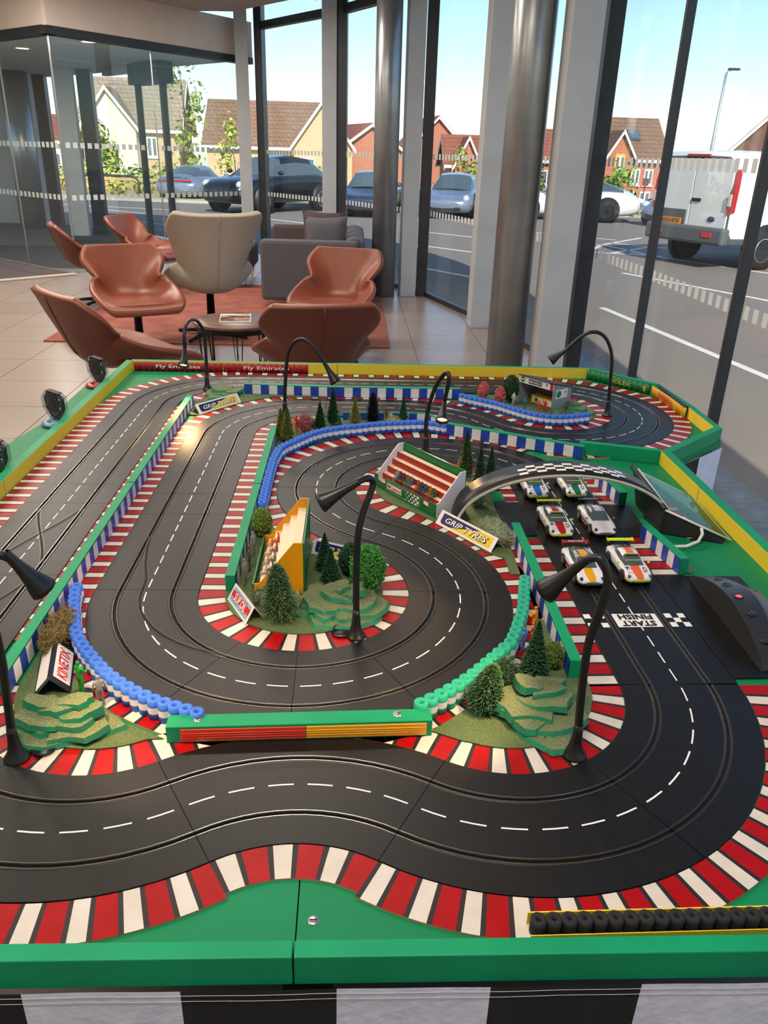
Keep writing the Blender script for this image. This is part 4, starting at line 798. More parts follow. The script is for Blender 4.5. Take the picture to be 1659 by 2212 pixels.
# grass islands
def island(label, pts, z=.0052):
    mb = MB(); mb.prism(pts, 0.0005, z, 0, 1); o = mb.build('grass_island', [m_grass, M('island_edge', '#2c5a34', 0.9)], None, ZB); return tag(o, label, 'model grass')
def ringpts(cx, cy, r, a0, a1, n=20): return [(cx + r * math.cos(math.radians(a0 + (a1 - a0) * i / n)), cy + r * math.sin(math.radians(a0 + (a1 - a0) * i / n))) for i in range(n + 1)]
island('green flocked ground at front left under the layered rock and black sign', [(.158, -.595)] + ringpts(.307, -.69, .1495, 175, 300, 16) + [(.405, -.818), (.338, -.782), (.27, -.717), (.215, -.655)])
island('green flocked ground at front right under the layered rock and tall conifer', [(.788, -.803), (.835, -.826)] + ringpts(.901, -.69, .1495, 245, 366, 16) + [(1.046, -.60), (1.038, -.50), (1.005, -.50), (.958, -.63), (.895, -.703), (.842, -.755)])
island('green flocked ground in the middle of the big bend round the yellow grandstand', [(.433, -.15), (.433, -.40)] + ringpts(.5806, -.40, .1495, 184, 420, 34) + [(.60, -.20), (.53, -.165), (.47, -.13)])
island('green flocked ground inside the loop under the green grandstand', [(.99, -.26)] + [(.958, -.235), (.862, -.085), (.80, -.015)] + ringpts(.8776, .1144, .1495, 225, 40, 24) + [(1.012, .16), (1.015, -.15), (1.01, -.33), (.99, -.33)])
island('green flocked strip at the back left under the flat green rocks', [(.160, .80), (.150, .70), (.19, .69), (.30, .835), (.40, .915), (.60, .915), (.60, .945), (.30, .945)] + ringpts(.297, .805, .1495, 95, 175, 8))
island('green flocked ground behind the upper right tyre wall under the pit stand', [(1.06, .925), (1.05, .87), (1.12, .80), (1.20, .70), (1.29, .64), (1.40, .66)] + ringpts(1.332, .805, .1495, -55, 88, 14) + [(1.10, .95)])
island('green flocked strip under the row of little trees behind the blue tyres', [(.433, .40), (.46, .50)] + ringpts(.5806, .508, .148, 170, 92, 10) + [(.80, .655), (.93, .60), (.90, .57), (.80, .555), (.66, .51), (.55, .44), (.49, .34), (.452, .20), (.452, -.10), (.434, -.10)])

# ================================================================== trackside dividers and tyre walls
m_cb = M('check_blue', '#1c3fa0', 0.4, col2='#2448aa', scale=40); m_cw = M('check_white', '#d9d6d6', 0.45, col2='#e6e3e3', scale=60)
def divider(label, a, b, h=.036, w=.019, side=1, step=.0255, both=False):
    """a->b foot line of the checked face; the timber lies to the left (side 1) or right (-1) of it"""
    d = Vector((b[0] - a[0], b[1] - a[1])); L = d.length; d /= L; n = Vector((-d.y, d.x)) * side
    t = thing('barrier_wall', label, 'barrier', (a[0], a[1], BZ + .003)); A = Vector((0, 0)); B = d * L
    mb = MB(); q = [A, B, B + n * w, A + n * w]; q = q if side > 0 else q[::-1]
    mb.prism([(v.x, v.y) for v in q], 0, h, 0, 0); mb.build('timber', [m_grT], t, bevel=.0008)
    mb = MB(); k = max(1, round(L / step))
    for i in range(k):
        u, v = d * (L * i / k), d * (L * (i + 1) / k); o = -n * .0009
        for off in ([(o, -o * 0)] if not both else [(o, 0), (n * w - o, 0)]):
            p = off[0]; mb.poly([(u.x + p.x, u.y + p.y, .0008), (v.x + p.x, v.y + p.y, .0008), (v.x + p.x, v.y + p.y, h - .002), (u.x + p.x, u.y + p.y, h - .002)], i % 2)
    mb.build('checked_strip', [m_cb, m_cw], t); return t
divider('long green topped barrier with blue white checks between the two left straights, far half', (.150, YS + .002), (.150, .80), side=1)
divider('long green topped barrier with blue white checks between the two left straights, near half', (.150, -.715), (.150, YS - .002), side=1)
divider('green topped barrier right of the second straight beside the yellow grandstand, near half', (.4505, -.405), (.4505, YS - .002), side=1, both=False)
divider('green topped barrier right of the second straight beside the blue tyres, far half', (.4505, YS + .002), (.4505, .50), side=1)
divider('back barrier with blue white checks along the far straight, left half', (.297, .944), (XS - .001, .925), side=1, step=.028)
divider('back barrier with blue white checks along the far straight, right half', (XS + .001, .925), (1.043, .929), side=1, step=.028)
divider('diagonal blue white checked barrier below the upper right track', (.952, .540), (1.318, .348), side=1, step=.027)
divider('small green railed barrier behind the row of little trees', (.64, .668), (.90, .672), h=.026, w=.008, side=1)
divider('short green railed barrier sloping down behind the teal tree', (.905, .668), (.965, .56), h=.026, w=.008, side=1)
divider('green topped barrier left of the start straight, its near end at the olive bush', (1.0205, -.155), (1.0205, -.675), side=1, step=.030, both=False)
divider('short green topped barrier right of the front orange striped car', (1.337, -.322), (1.312, -.160), side=-1, step=.024)
divider('short green topped barrier under the black arch beside the third row cars', (1.319, .020), (1.300, .16), side=-1, step=.024)
# beam with screws, orange and yellow strips
t = thing('barrier_wall', 'green beam with red orange and yellow strips across the middle front', 'barrier', (0, 0, BZ + .003))
a, b = Vector((.411, -.826)), Vector((.787, -.811)); dd = (b - a).normalized(); nn = Vector((-dd.y, dd.x))
mb = MB(); mb.prism([tuple(a), tuple(b), tuple(b + nn * .027), tuple(a + nn * .027)], 0, .028, 0, 0); mb.build('timber', [m_grT], t, bevel=.001)
for u0, u1, c, nm in ((.020, .195, '#d8402a', 'red_strip'), (.196, .368, '#eda526', 'yellow_strip')):
    mb = MB(); p, q = a + dd * u0 - nn * .002, a + dd * u1 - nn * .002
    q3 = q - p; mb.extrude([(p.x, p.y, .004), (p.x + nn.x * .002, p.y + nn.y * .002, .004), (p.x + nn.x * .002, p.y + nn.y * .002, .0235), (p.x, p.y, .0235)], (q3.x, q3.y, 0), 0)
    for z in (.0095, .0135, .0175): mb.tube([(p.x, p.y, z), (q.x, q.y, z)], .0007, 5)
    mb.build(nm, [M(nm, c, 0.4)], t)
for u in (.043, .327): p = a + dd * u + nn * .016; link('screw', scr_me, t, (p.x, p.y, .028))

def tyre_mesh(name, r, h, col, white, hole=.42, bands=True):
    mb = MB(); mb.lathe([(r * hole, .001), (r, .001), (r, h * .33), (r, h * .66), (r, h), (r * hole, h), (r * hole, h * .5)], (0, 0, 0), 18, 0, fm=lambda i, j: 1 if (i == 2 and bands) else 0, caps=False)
    mb.lathe([(r * hole * .98, h * .5), (0.0002, h * .5)], (0, 0, 0), 18, 2, caps=False); return mb.mesh(name, [col, white, m_slot])
m_fblue = M('foam_blue', '#2f68d0', 0.7, col2='#3872d8', scale=60, bump=0.1, bscale=400); m_fwh = M('foam_white', '#d9dbe2', 0.7); m_fgrn = M('foam_green', '#17a382', 0.7, col2='#1dac8b', scale=60, bump=0.1, bscale=400); m_fblk = M('foam_black', '#17171a', 0.8)
def tyre_wall(label, pts, step, mesh, z=.003):
    P = [Vector(p) for p in pts]; t = thing('tyre_wall', label, 'tyre wall', (P[0].x, P[0].y, BZ + z)); seg = 0; d = 0; out = [P[0]]; acc = 0.0
    # even spacing along the polyline
    L = [0]
    for u, v in zip(P[:-1], P[1:]): L.append(L[-1] + (v - u).length)
    n = max(1, round(L[-1] / step))
    for i in range(n + 1):
        s = L[-1] * i / n; k = 0
        while k < len(L) - 2 and L[k + 1] < s: k += 1
        f = (s - L[k]) / (L[k + 1] - L[k]); q = P[k].lerp(P[k + 1], f); o = link('tyre_stack', mesh, t, (q.x - P[0].x, q.y - P[0].y, 0)); o.rotation_euler = (0, 0, i * 1.7)
    return t
tm_b = tyre_mesh('tyre_stack', .0103, .0335, m_fblue, m_fwh); tm_g = tyre_mesh('tyre_stack', .0108, .0335, m_fgrn, m_fwh); tm_k = tyre_mesh('tyre_stack', .0088, .020, m_fblk, m_yel, .34, False)
tyre_wall('blue and white foam tyre wall round the front left of the big bend', [(0.168, -0.44), (0.171, -0.461), (0.181, -0.498), (0.194, -0.535), (0.205, -0.571), (0.221, -0.604), (0.242, -0.636), (0.267, -0.668), (0.293, -0.699), (0.319, -0.724), (0.349, -0.747), (0.381, -0.767), (0.414, -0.782), (0.450, -0.797)], .0186, tm_b)
tyre_wall('turquoise green and white foam tyre wall round the front right of the big bend', [(1.003, -0.399), (0.994, -0.437), (0.986, -0.474), (0.977, -0.509), (0.964, -0.545), (0.951, -0.58), (0.936, -0.615), (0.911, -0.645), (0.887, -0.673), (0.862, -0.702), (0.834, -0.73), (0.805, -0.754), (0.773, -0.776)], .0190, tm_g)
tyre_wall('long blue and white foam tyre wall round the back of the grandstand loop', [(0.464, -0.052), (0.463, 0.014), (0.462, 0.13), (0.463, 0.235), (0.471, 0.312), (0.483, 0.344), (0.516, 0.394), (0.551, 0.447), (0.592, 0.484), (0.637, 0.507), (0.686, 0.524), (0.73, 0.543), (0.778, 0.556), (0.823, 0.564), (0.875, 0.572), (0.902, 0.566), (0.947, 0.546)], .0190, tm_b)
tyre_wall('blue and white foam tyre wall in front of the grey pit stand', [(1.042, 0.874), (1.068, 0.848), (1.092, 0.829), (1.116, 0.811), (1.14, 0.792), (1.164, 0.766), (1.184, 0.739), (1.205, 0.715), (1.223, 0.695), (1.242, 0.679), (1.261, 0.665), (1.28, 0.656), (1.304, 0.650), (1.33, 0.650), (1.356, 0.655), (1.387, 0.666), (1.418, 0.678)], .0192, tm_b)
t = tyre_wall('black foam tyre row with yellow backing along the near right rim', [(.873, -1.1275), (1.50, -1.117)], .0168, tm_k, .003)
mb = MB(); mb.box((.313, -.0050, .004), (.645, .0012, .008), 0, .0167); mb.box((.313, .0155, .009), (.645, .0016, .018), 0, .0167); mb.build('yellow_backing', [m_yel], t)

# ================================================================== banners and signs
m_card = M('card_white', '#e8e4de', 0.45); m_navy = M('print_navy', '#1f1a5c', 0.4); m_pyel = M('print_yellow', '#e6c81e', 0.4); m_txtw = M('print_white', '#f0eee8', 0.4); m_pred = M('print_red', '#c9252b', 0.4); m_pgold = M('print_gold', '#d9b64a', 0.4); m_pgrn = M('print_green', '#1f7a3a', 0.4)
m_bred = M('banner_red', '#8e1518', 0.5, col2='#9c1a1c', scale=12); m_bgrn = M('banner_green', '#0f6e38', 0.5); m_byel = M('banner_yellow', '#d0a016', 0.5)
def corrugated(label, a, b, h, mat, nwave, texts, z0=.002, amp=.0028, name='banner'):
    """a->b seen left to right from inside the board; texts: (string, centre fraction, height, width, material, bold)"""
    d = Vector((b[0] - a[0], b[1] - a[1])); L = d.length; d /= L; n = Vector((d.y, -d.x)); t = thing(name, label, 'banner', (a[0], a[1], BZ + z0)); mb = MB(); N = nwave * 6; R = []
    for i in range(N + 1):
        s = L * i / N; o = amp * (1 + math.cos(2 * PI * i / 6 + PI)) ; p = d * s + n * (.002 + o); R.append([(p.x, p.y, 0), (p.x, p.y, h)])
    mb.rings(R, 0, False, False, True); s_ = mb.build('corrugated_sheet', [mat], t, solid=.001)
    for (tx, f, th, tw, tm, bd) in texts:
        p = d * (L * f) + n * (.0026 + 2 * amp); text(tx, tm, s_, (p.x, p.y, h * .52), (d.x, d.y, 0), (0, 0, 1), th, tw, bd)
    return t, s_, d, n, L
corrugated('dark red corrugated banner in the far left corner, lettering behind the lamp', (-.152, 1.243), (.178, 1.243), .034, m_bred, 15, [('Fly Emirates', .50, .017, .165, m_txtw, .012)])
corrugated('dark red corrugated banner, second from the far left corner', (.182, 1.243), (.50, 1.243), .034, m_bred, 14, [('Fly Emirates', .51, .017, .17, m_txtw, .012)])
t, s_, d, n, L = corrugated('green corrugated banner with gold crown in the far right corner', (1.575, 1.243), (1.750, 1.036), .036, m_bgrn, 12, [('ROLEX', .56, .0135, .085, m_pgold, .006)])
p = d * (L * .93) + n * .0085; mb = MB()
for i in range(5):
    a_ = (i - 2) * .32; q = Vector((math.sin(a_) * .013, math.cos(a_) * .016)); w_ = .0012; mb.poly([(p.x + d.x * -w_, p.y + d.y * -w_, .012), (p.x + d.x * w_, p.y + d.y * w_, .012), (p.x + d.x * (q.x + w_), p.y + d.y * (q.x + w_), .012 + q.y), (p.x + d.x * (q.x - w_), p.y + d.y * (q.x - w_), .012 + q.y)], 0)
    mb.ball((p.x + d.x * q.x, p.y + d.y * q.x, .012 + q.y), .0014, 6, 4, 0)
mb.poly([(p.x - d.x * .005, p.y - d.y * .005, .009), (p.x + d.x * .005, p.y + d.y * .005, .009), (p.x + d.x * .005, p.y + d.y * .005, .0125), (p.x - d.x * .005, p.y - d.y * .005, .0125)], 0); mb.build('crown_emblem', [m_pgold], s_)
t, s_, d, n, L = corrugated('yellow corrugated banner with red lettering on the right rim', (1.757, 1.030), (1.772, 0.750), .036, m_byel, 15, [('PIRELLI', .45, .0155, .110, m_pred, .02)])
p = d * (L * .25) + n * .0087; q = d * (L * .62) + n * .0087; mb = MB(); mb.poly([(p.x, p.y, .0285), (q.x, q.y, .0285), (q.x, q.y, .0305), (p.x, p.y, .0305)]); mb.build('lettering_bar', [m_pred], s_)
mb = MB(); mb.box((.0, -.14, .037), (.014, .27, .004)); o = mb.build('dark_top_strip', [m_blackp], t); o.location = (.014, 0, 0)
def aframe(label, a, b, depth, h, mats, art, back=True, name='sign_board'):
    """a->b front foot line left to right as read; leans back to a ridge"""
    d = Vector((b[0] - a[0], b[1] - a[1])); L = d.length; d /= L; n = Vector((-d.y, d.x)); t = thing(name, label, 'sign', (a[0], a[1], BZ + .0052))
    A, B = Vector((0, 0, 0)), Vector((d.x * L, d.y * L, 0)); N = Vector((n.x, n.y, 0)); top = N * depth + Vector((0, 0, h)); th = Vector((0, 0, -.0012))
    mb = MB(); mb.extrude([A, B, B + top, A + top], th, 0)
    if back: mb.extrude([A + top, B + top, B + N * depth * 2, A + N * depth * 2], th, 0)
    f = mb.build('card', [mats[0]], t); X = Vector((d.x, d.y, 0)); Y = top.normalized(); H = top.length
    art(f, A, X, Y, L, H); return t
def face_poly(f, name, mat, O, X, Y, pts, lift=.0004):
    Nn = X.cross(Y); mb = MB(); mb.poly([tuple(O + X * u + Y * v + Nn * lift) for u, v in pts]); return mb.build(name, [mat], f)
def art_grip(f, O, X, Y, L, H):
    m = .06 * L; e = .14 * H; face_poly(f, 'navy_panel', m_navy, O, X, Y, [(m, H - e), (m, e * 2.2), (m * 1.4, e), (L * .24, e), (L * .72, H - e)])
    face_poly(f, 'yellow_panel', m_pyel, O, X, Y, [(L * .24, e), (L - m, e), (L - m, H - e), (L * .72, H - e)])
    text('GRIP TYRES', m_slot, f, O + X * (L * .505) + Y * (H * .48), X, Y, H * .44, L * .76, .03, .22, 'lettering_outline', lift=.0007)
    text('GRIP TYRES', m_txtw, f, O + X * (L * .50) + Y * (H * .50), X, Y, H * .38, L * .73, .012, .22, lift=.0010)
aframe('folded card sign with navy and yellow lettering beside the flat green rocks', (.187, .698), (.300, .838), .019, .028, [m_card], art_grip)
aframe('folded card sign with navy and yellow lettering in front of the green grandstand', (.861, -.090), (.965, -.236), .020, .028, [m_card], art_grip)
aframe('folded card sign with navy and yellow lettering half hidden by the paired conifers', (.585, -.246), (.690, -.300), .016, .028, [m_card], art_grip)
def art_slip(f, O, X, Y, L, H):
    face_poly(f, 'blue_panel', M('print_sky', '#7fb3cf', 0.4), O, X, Y, [(L * .06, H * .12), (L * .94, H * .12), (L * .94, H * .88), (L * .06, H * .88)])
    face_poly(f, 'red_band', m_pred, O, X, Y, [(L * .06, H * .38), (L * .94, H * .38), (L * .94, H * .70), (L * .06, H * .70)], .0007)
    text('SLIP OIL', m_pred, f, O + X * (L * .50) + Y * (H * .52), X, Y, H * .56, L * .60, .05, 0, 'lettering_outline', lift=.0009); text('SLIP OIL', m_txtw, f, O + X * (L * .50) + Y * (H * .52), X, Y, H * .46, L * .56, .015, lift=.0012)
aframe('folded card sign in pale blue and red at the near left of the middle island', (.439, -.434), (.483, -.520), .018, .030, [m_card], art_slip)
m_sblk = M('sign_black', '#1a1a1e', 0.4)
def art_kin(f, O, X, Y, L, H):
    face_poly(f, 'white_panel', m_card, O, X, Y, [(L * .12, H * .10), (L * .88, H * .10), (L * .88, H * .88), (L * .12, H * .88)])
    text('KINETIX', m_pred, f, O + X * (L * .5) + Y * (H * .5), X, Y, H * .46, L * .66, .02, .12, lift=.0008)
t = aframe('black roof shaped sign with red lettering on the front left island', (.243, -.716), (.214, -.600), .027, .030, [m_sblk], art_kin)
f = t.children[0]; d = Vector((.214 - .243, -.600 + .716, 0)); L = d.length; d.normalize(); N = Vector((-d.y, d.x, 0)); Y2 = (N * -.027 + Vector((0, 0, .030))).normalized(); O2 = d * L + N * .054
face_poly(f, 'pale_panel', m_card, O2, -d, Y2, [(L * .1, .004), (L * .9, .004), (L * .9, .033), (L * .1, .033)])

# ================================================================== goose neck lamps
m_lamp = M('lamp_black', '#161617', 0.38, spec=0.5)
def goose(label, base, pts, hd, lit=True, power=.25):
    """pts are points along the stalk relative to the board; hd = direction the head points"""
    t = thing('table_lamp', label, 'lamp', (base[0], base[1], BZ + .0035)); B = Vector((base[0], base[1], 0))
    mb = MB(); mb.lathe([(.0172, 0), (.0176, .0018), (.0160, .004), (.0108, .012), (.0080, .026), (.0066, .044), (.0059, .054)], (0, 0, 0), 24); mb.build('base', [m_lamp], t)
    P = [Vector((0, 0, .045))] + [Vector(p) - B for p in pts]
    # Catmull-Rom
    Q = []
    ext = [P[0] * 2 - P[1]] + P + [P[-1] * 2 - P[-2]]
    for i in range(1, len(ext) - 2):
        for k in range(5):
            u = k / 5; a, b, c, d = ext[i - 1], ext[i], ext[i + 1], ext[i + 2]; Q.append(0.5 * ((2 * b) + (c - a) * u + (2 * a - 5 * b + 4 * c - d) * u * u + (3 * b - a - 3 * c + d) * u ** 3))
    Q.append(P[-1]); mb = MB(); mb.tube(Q, .0057, 12); mb.build('gooseneck', [m_lamp], t)
    h = Vector(hd).normalized(); E = P[-1]; up = Vector((0, 0, 1)) if abs(h.z) < .9 else Vector((1, 0, 0)); a = h.cross(up).normalized(); b = h.cross(a)
    mb = MB(); R = []
    for r, s in ((.0057, -.010), (.0064, 0), (.0074, .014), (.0096, .028), (.0128, .042), (.0160, .053), (.0174, .060), (.0163, .0606), (.0140, .055), (.0130, .052)): R.append([E + h * s + (a * math.cos(2 * PI * k / 24) + b * math.sin(2 * PI * k / 24)) * r for k in range(24)])
    mb.rings(R, 0, True, False, True); hdm = mb.build('lamp_head', [m_lamp], t)
    mb = MB(); mb.poly([E + h * .0528 + (a * math.cos(2 * PI * k / 20) + b * math.sin(2 * PI * k / 20)) * .0133 for k in range(20)]); mb.build('led_lens', [M('warm_led', '#ffc87a', 0.4, emit=9.0) if lit else m_lens], hdm)
    if lit:
        d_ = bpy.data.lights.new('lamp_led', 'SPOT'); d_.energy = power * 8; d_.color = (1.0, .60, .27); d_.spot_size = math.radians(82); d_.spot_blend = 0.6; d_.shadow_soft_size = .008; o = bpy.data.objects.new('lamp_led', d_); C.objects.link(o); o.parent = t
        o.location = E + h * .058; o.rotation_euler = h.to_track_quat('-Z', 'Y').to_euler()
    return t
goose('black gooseneck lamp at the far left corner, its lit head hanging over the red banner', (.164, .984), [(.165, .988, .10), (.165, .985, .193), (.157, .945, .240), (.148, .885, .262), (.139, .832, .256), (.135, .806, .226), (.134, .805, .185)], (-.02, -.60, -.80), True, .5)
goose('black gooseneck lamp curving right above the row of little trees', (.458, .681), [(.460, .680, .10), (.469, .678, .193), (.484, .672, .232), (.510, .663, .253), (.538, .652, .246), (.569, .641, .212), (.588, .634, .182)], (.55, -.2, -.9), False)
goose('black gooseneck lamp behind the green grandstand with its lit head towards us', (.876, .362), [(.873, .364, .09), (.878, .359, .143), (.890, .337, .201), (.904, .312, .238), (.914, .297, .252), (.919, .286, .245), (.917, .288, .215), (.912, .297, .175)], (-.14, -.72, -.68), True, .55)
goose('black gooseneck lamp at the upper right hairpin pointing left', (1.511, .761), [(1.507, .761, .10), (1.501, .761, .186), (1.484, .763, .237), (1.458, .764, .266), (1.425, .767, .272), (1.393, .769, .256), (1.352, .772, .214)], (-.78, .03, -.62), False)
goose('black gooseneck lamp in the middle island bending left over the yellow grandstand', (.678, -.554), [(.677, -.555, .127), (.679, -.554, .196), (.687, -.547, .235), (.698, -.539, .264), (.702, -.535, .281), (.696, -.541, .291), (.683, -.551, .292), (.670, -.562, .288)], (-.80, -.10, -.45), True, .5)
goose('tall black gooseneck lamp at the front right bend reaching left over the green tyres', (.985, -.852), [(.982, -.850, .107), (.981, -.849, .182), (.987, -.853, .233), (.991, -.855, .276), (.987, -.853, .298), (.979, -.848, .310), (.968, -.840, .306), (.957, -.832, .290)], (-.50, .30, -.75), True, .42)
goose('black gooseneck lamp at the front left edge, head over the brown moss', (.215, -.855), [(.219, -.855, .110), (.221, -.854, .161), (.219, -.854, .249), (.218, -.854, .290), (.229, -.852, .307), (.241, -.848, .309), (.252, -.844, .302)], (.42, .22, -.80), True, .42)
# flat black foot plates with a cable beside three of the bases
for lb, x, y, rz in (('thin black foot plate and wire beside the front right lamp base', .958, -.838, .35), ('thin black foot plate and wire beside the front left lamp base', .245, -.838, -.1), ('thin black foot plate and wire beside the middle lamp base', .652, -.545, .4)):
    t = thing('foot_plate', lb, 'plate', (x, y, BZ + .0055), rz); mb = MB(); mb.lathe([(.0, 0), (.017, 0), (.017, .002), (.0, .002)], (0, 0, 0), 20); mb.build('plate', [m_lamp], t); mb = MB(); mb.tube([(-.017, .004, .003), (-.005, .015, .006), (.010, .014, .004), (.018, .004, .003)], .0016, 6); mb.build('wire', [m_lamp], t)

# ================================================================== grandstands
m_pcream = M('stand_cream', '#e6d2b4', 0.5); m_pwhite = M('stand_white', '#dfe0e4', 0.42); m_py = M('stand_yellow', '#e39a08', 0.4); m_pg = M('stand_green', '#0e6a33', 0.4); m_pr = M('stand_red', '#9c2416', 0.45)
def stand(label, org, ud, vd, W, D, hf, hb, nst, m_side, m_front, m_back, m_step, m_riser, riser_w, lip=.02):
    """org = front left foot corner, ud along the front, vd towards the back"""
    t = thing('grandstand', label, 'grandstand', (org[0], org[1], BZ + .0052)); U = Vector((ud[0], ud[1], 0)).normalized(); Vv = Vector((vd[0], vd[1], 0)).normalized()
    P = lambda u, v, z: tuple(U * u + Vv * v + Vector((0, 0, z))); th = .0025
    for k, u in enumerate((0, W - th)):
        mb = MB(); mb.extrude([P(u, 0, 0), P(u, D, 0), P(u, D, hb), P(u, D * .82, hb), P(u, D * .10, hf), P(u, 0, hf)], U * th); mb.build('side_panel', [m_side], t)
    mb = MB(); mb.extrude([P(0, D, 0), P(W, D, 0), P(W, D, hb), P(0, D, hb)], Vv * .003); mb.build('back_panel', [m_back], t)
    z0 = .014; dz = (hb * .80 - z0) / (nst - 1); dv = (D - .012) / nst
    for i in range(nst):
        mb = MB(); v0 = .008 + i * dv; z = z0 + i * dz
        mb.extrude([P(th, v0, z), P(th, v0 + dv, z), P(th, v0 + dv, z - .0025), P(th, v0, z - .0025)], U * (W - 2 * th)); mb.build('seat_step', [m_step], t)
        mb = MB(); ru = .02 if m_riser is not m_step else th
        if i < nst - 1: mb.extrude([P(th, v0 + dv, z), P(th, v0 + dv - .0008, z), P(th, v0 + dv - .0008, z + dz), P(th, v0 + dv, z + dz)], U * (W - 2 * th)); mb.build('riser', [m_riser], t)
    return t, P, U, Vv
yst, P, U, Vv = stand('yellow grandstand with cream steps and green back on the middle island', (.487, -.205), (0, -1), (1, 0), .21, .092, .022, .108, 5, m_py, m_py, m_pg, m_pcream, m_pcream, 0)
mb = MB(); mb.extrude([P(.0, -.001, 0), P(.21, -.001, 0), P(.21, -.001, .021), P(0, -.001, .021)], Vv * -.003); mb.build('front_wall', [m_pg], yst)
cst, CP, CU, CV = stand('white sided grandstand with red risers and green front inside the loop', (.728, .132), (.136, -.197), (.070, .049), .239, .086, .035, .098, 5, m_pwhite, m_pg, m_pg, m_pcream, m_pr, .02)
CN_ = -CV
mb = MB(); mb.extrude([CP(0, 0, 0), CP(.239, 0, 0), CP(.239, 0, .034), CP(.213, 0, .034), CP(.213, 0, .014), CP(.193, 0, .014), CP(.193, 0, .034), CP(.045, 0, .034), CP(.045, 0, .014), CP(.013, 0, .014), CP(.013, 0, .034), CP(0, 0, .034)], CN_ * .0025); fr = mb.build('front_panel', [m_pg], cst)
O = Vector(CP(0, -.0027, 0)); Zv = Vector((0, 0, 1))
def fquad(nm, mat, u0, u1, z0, z1, lift): return face_poly(fr, nm, mat, O, CU, Zv, [(u0, z0), (u1, z0), (u1, z1), (u0, z1)], lift)
for (u0, u1, z0, z1) in ((.052, .180, .0055, .0062), (.052, .180, .0303, .031), (.052, .0527, .0055, .031), (.1793, .180, .0055, .031)): fquad('white_border', m_card, u0, u1, z0, z1, .0003)
fquad('white_label', m_card, .056, .112, .011, .026, .0004)
text('Castrol', m_pred, fr, O + CU * .088 + Zv * .0182, CU, Zv, .0095, .042, .02, lift=.0008)
mb = MB(); c_ = O + CU * .0625 + Zv * .0185 + CN_ * .0007; mb.poly([c_ + (CU * math.cos(a * PI / 8) + Zv * math.sin(a * PI / 8)) * .0048 for a in range(16)]); mb.build('round_emblem', [m_pgrn], fr)
mb = MB(); c_ = c_ + CN_ * .0004; mb.poly([c_ + (CU * math.cos(a) + Zv * math.sin(a)) * .0033 for a in [PI * .25 + i * PI * 1.5 / 10 for i in range(11)]]); mb.build('emblem_mark', [m_pred], fr)
mb = MB()
for i in range(8):
    for j in range(4):
        if (i + j) % 2 == 0:
            s_ = .0022 + i * .00035; c_ = O + CU * (.130 + i * .0064) + Zv * (.0085 + j * .0066) + CN_ * .0005; mb.poly([c_ + (CU * math.cos(a * PI / 4) * s_ + Zv * math.sin(a * PI / 4) * s_ * .8) for a in range(8)])
mb.build('white_dots', [m_card], fr)
# ---- figurines (one continuous body grown over a jointed skeleton)
m_skin = M('figure_skin', '#c98f70', 0.6)
def fig_mesh(name, joints, edges, scale, zones):
    """joints: name -> (x, y, z, r) for a 1.75 m body; zones(centre) -> material index"""
    keys = list(joints); me = bpy.data.meshes.new('sk'); me.from_pydata([tuple(c * scale for c in joints[k][:3]) for k in keys], [(keys.index(a), keys.index(b)) for a, b in edges], [])
    o = bpy.data.objects.new('sk', me); C.objects.link(o); md = o.modifiers.new('skin', 'SKIN'); sv = me.skin_vertices[0].data
    for i, k in enumerate(keys): sv[i].radius = (joints[k][3] * scale,) * 2; sv[i].use_root = (k == 'pelvis')
    md.use_smooth_shade = True; d = o.modifiers.new('sub', 'SUBSURF'); d.levels = 1; d.render_levels = 1
    bpy.context.view_layer.update(); r = bpy.data.meshes.new_from_object(o.evaluated_get(bpy.context.evaluated_depsgraph_get())); bpy.data.objects.remove(o); r.name = name
    for p in r.polygons: p.material_index = zones(p.center / scale); p.use_smooth = True
    return r
ED = [('pelvis', 'waist'), ('waist', 'chest'), ('chest', 'neck'), ('neck', 'chin'), ('chin', 'head'), ('head', 'crown'), ('chest', 'shl'), ('shl', 'ell'), ('ell', 'wrl'), ('wrl', 'hal'), ('chest', 'shr'), ('shr', 'elr'), ('elr', 'wrr'), ('wrr', 'har'), ('pelvis', 'hil'), ('hil', 'knl'), ('knl', 'anl'), ('anl', 'tol'), ('pelvis', 'hir'), ('hir', 'knr'), ('knr', 'anr'), ('anr', 'tor')]
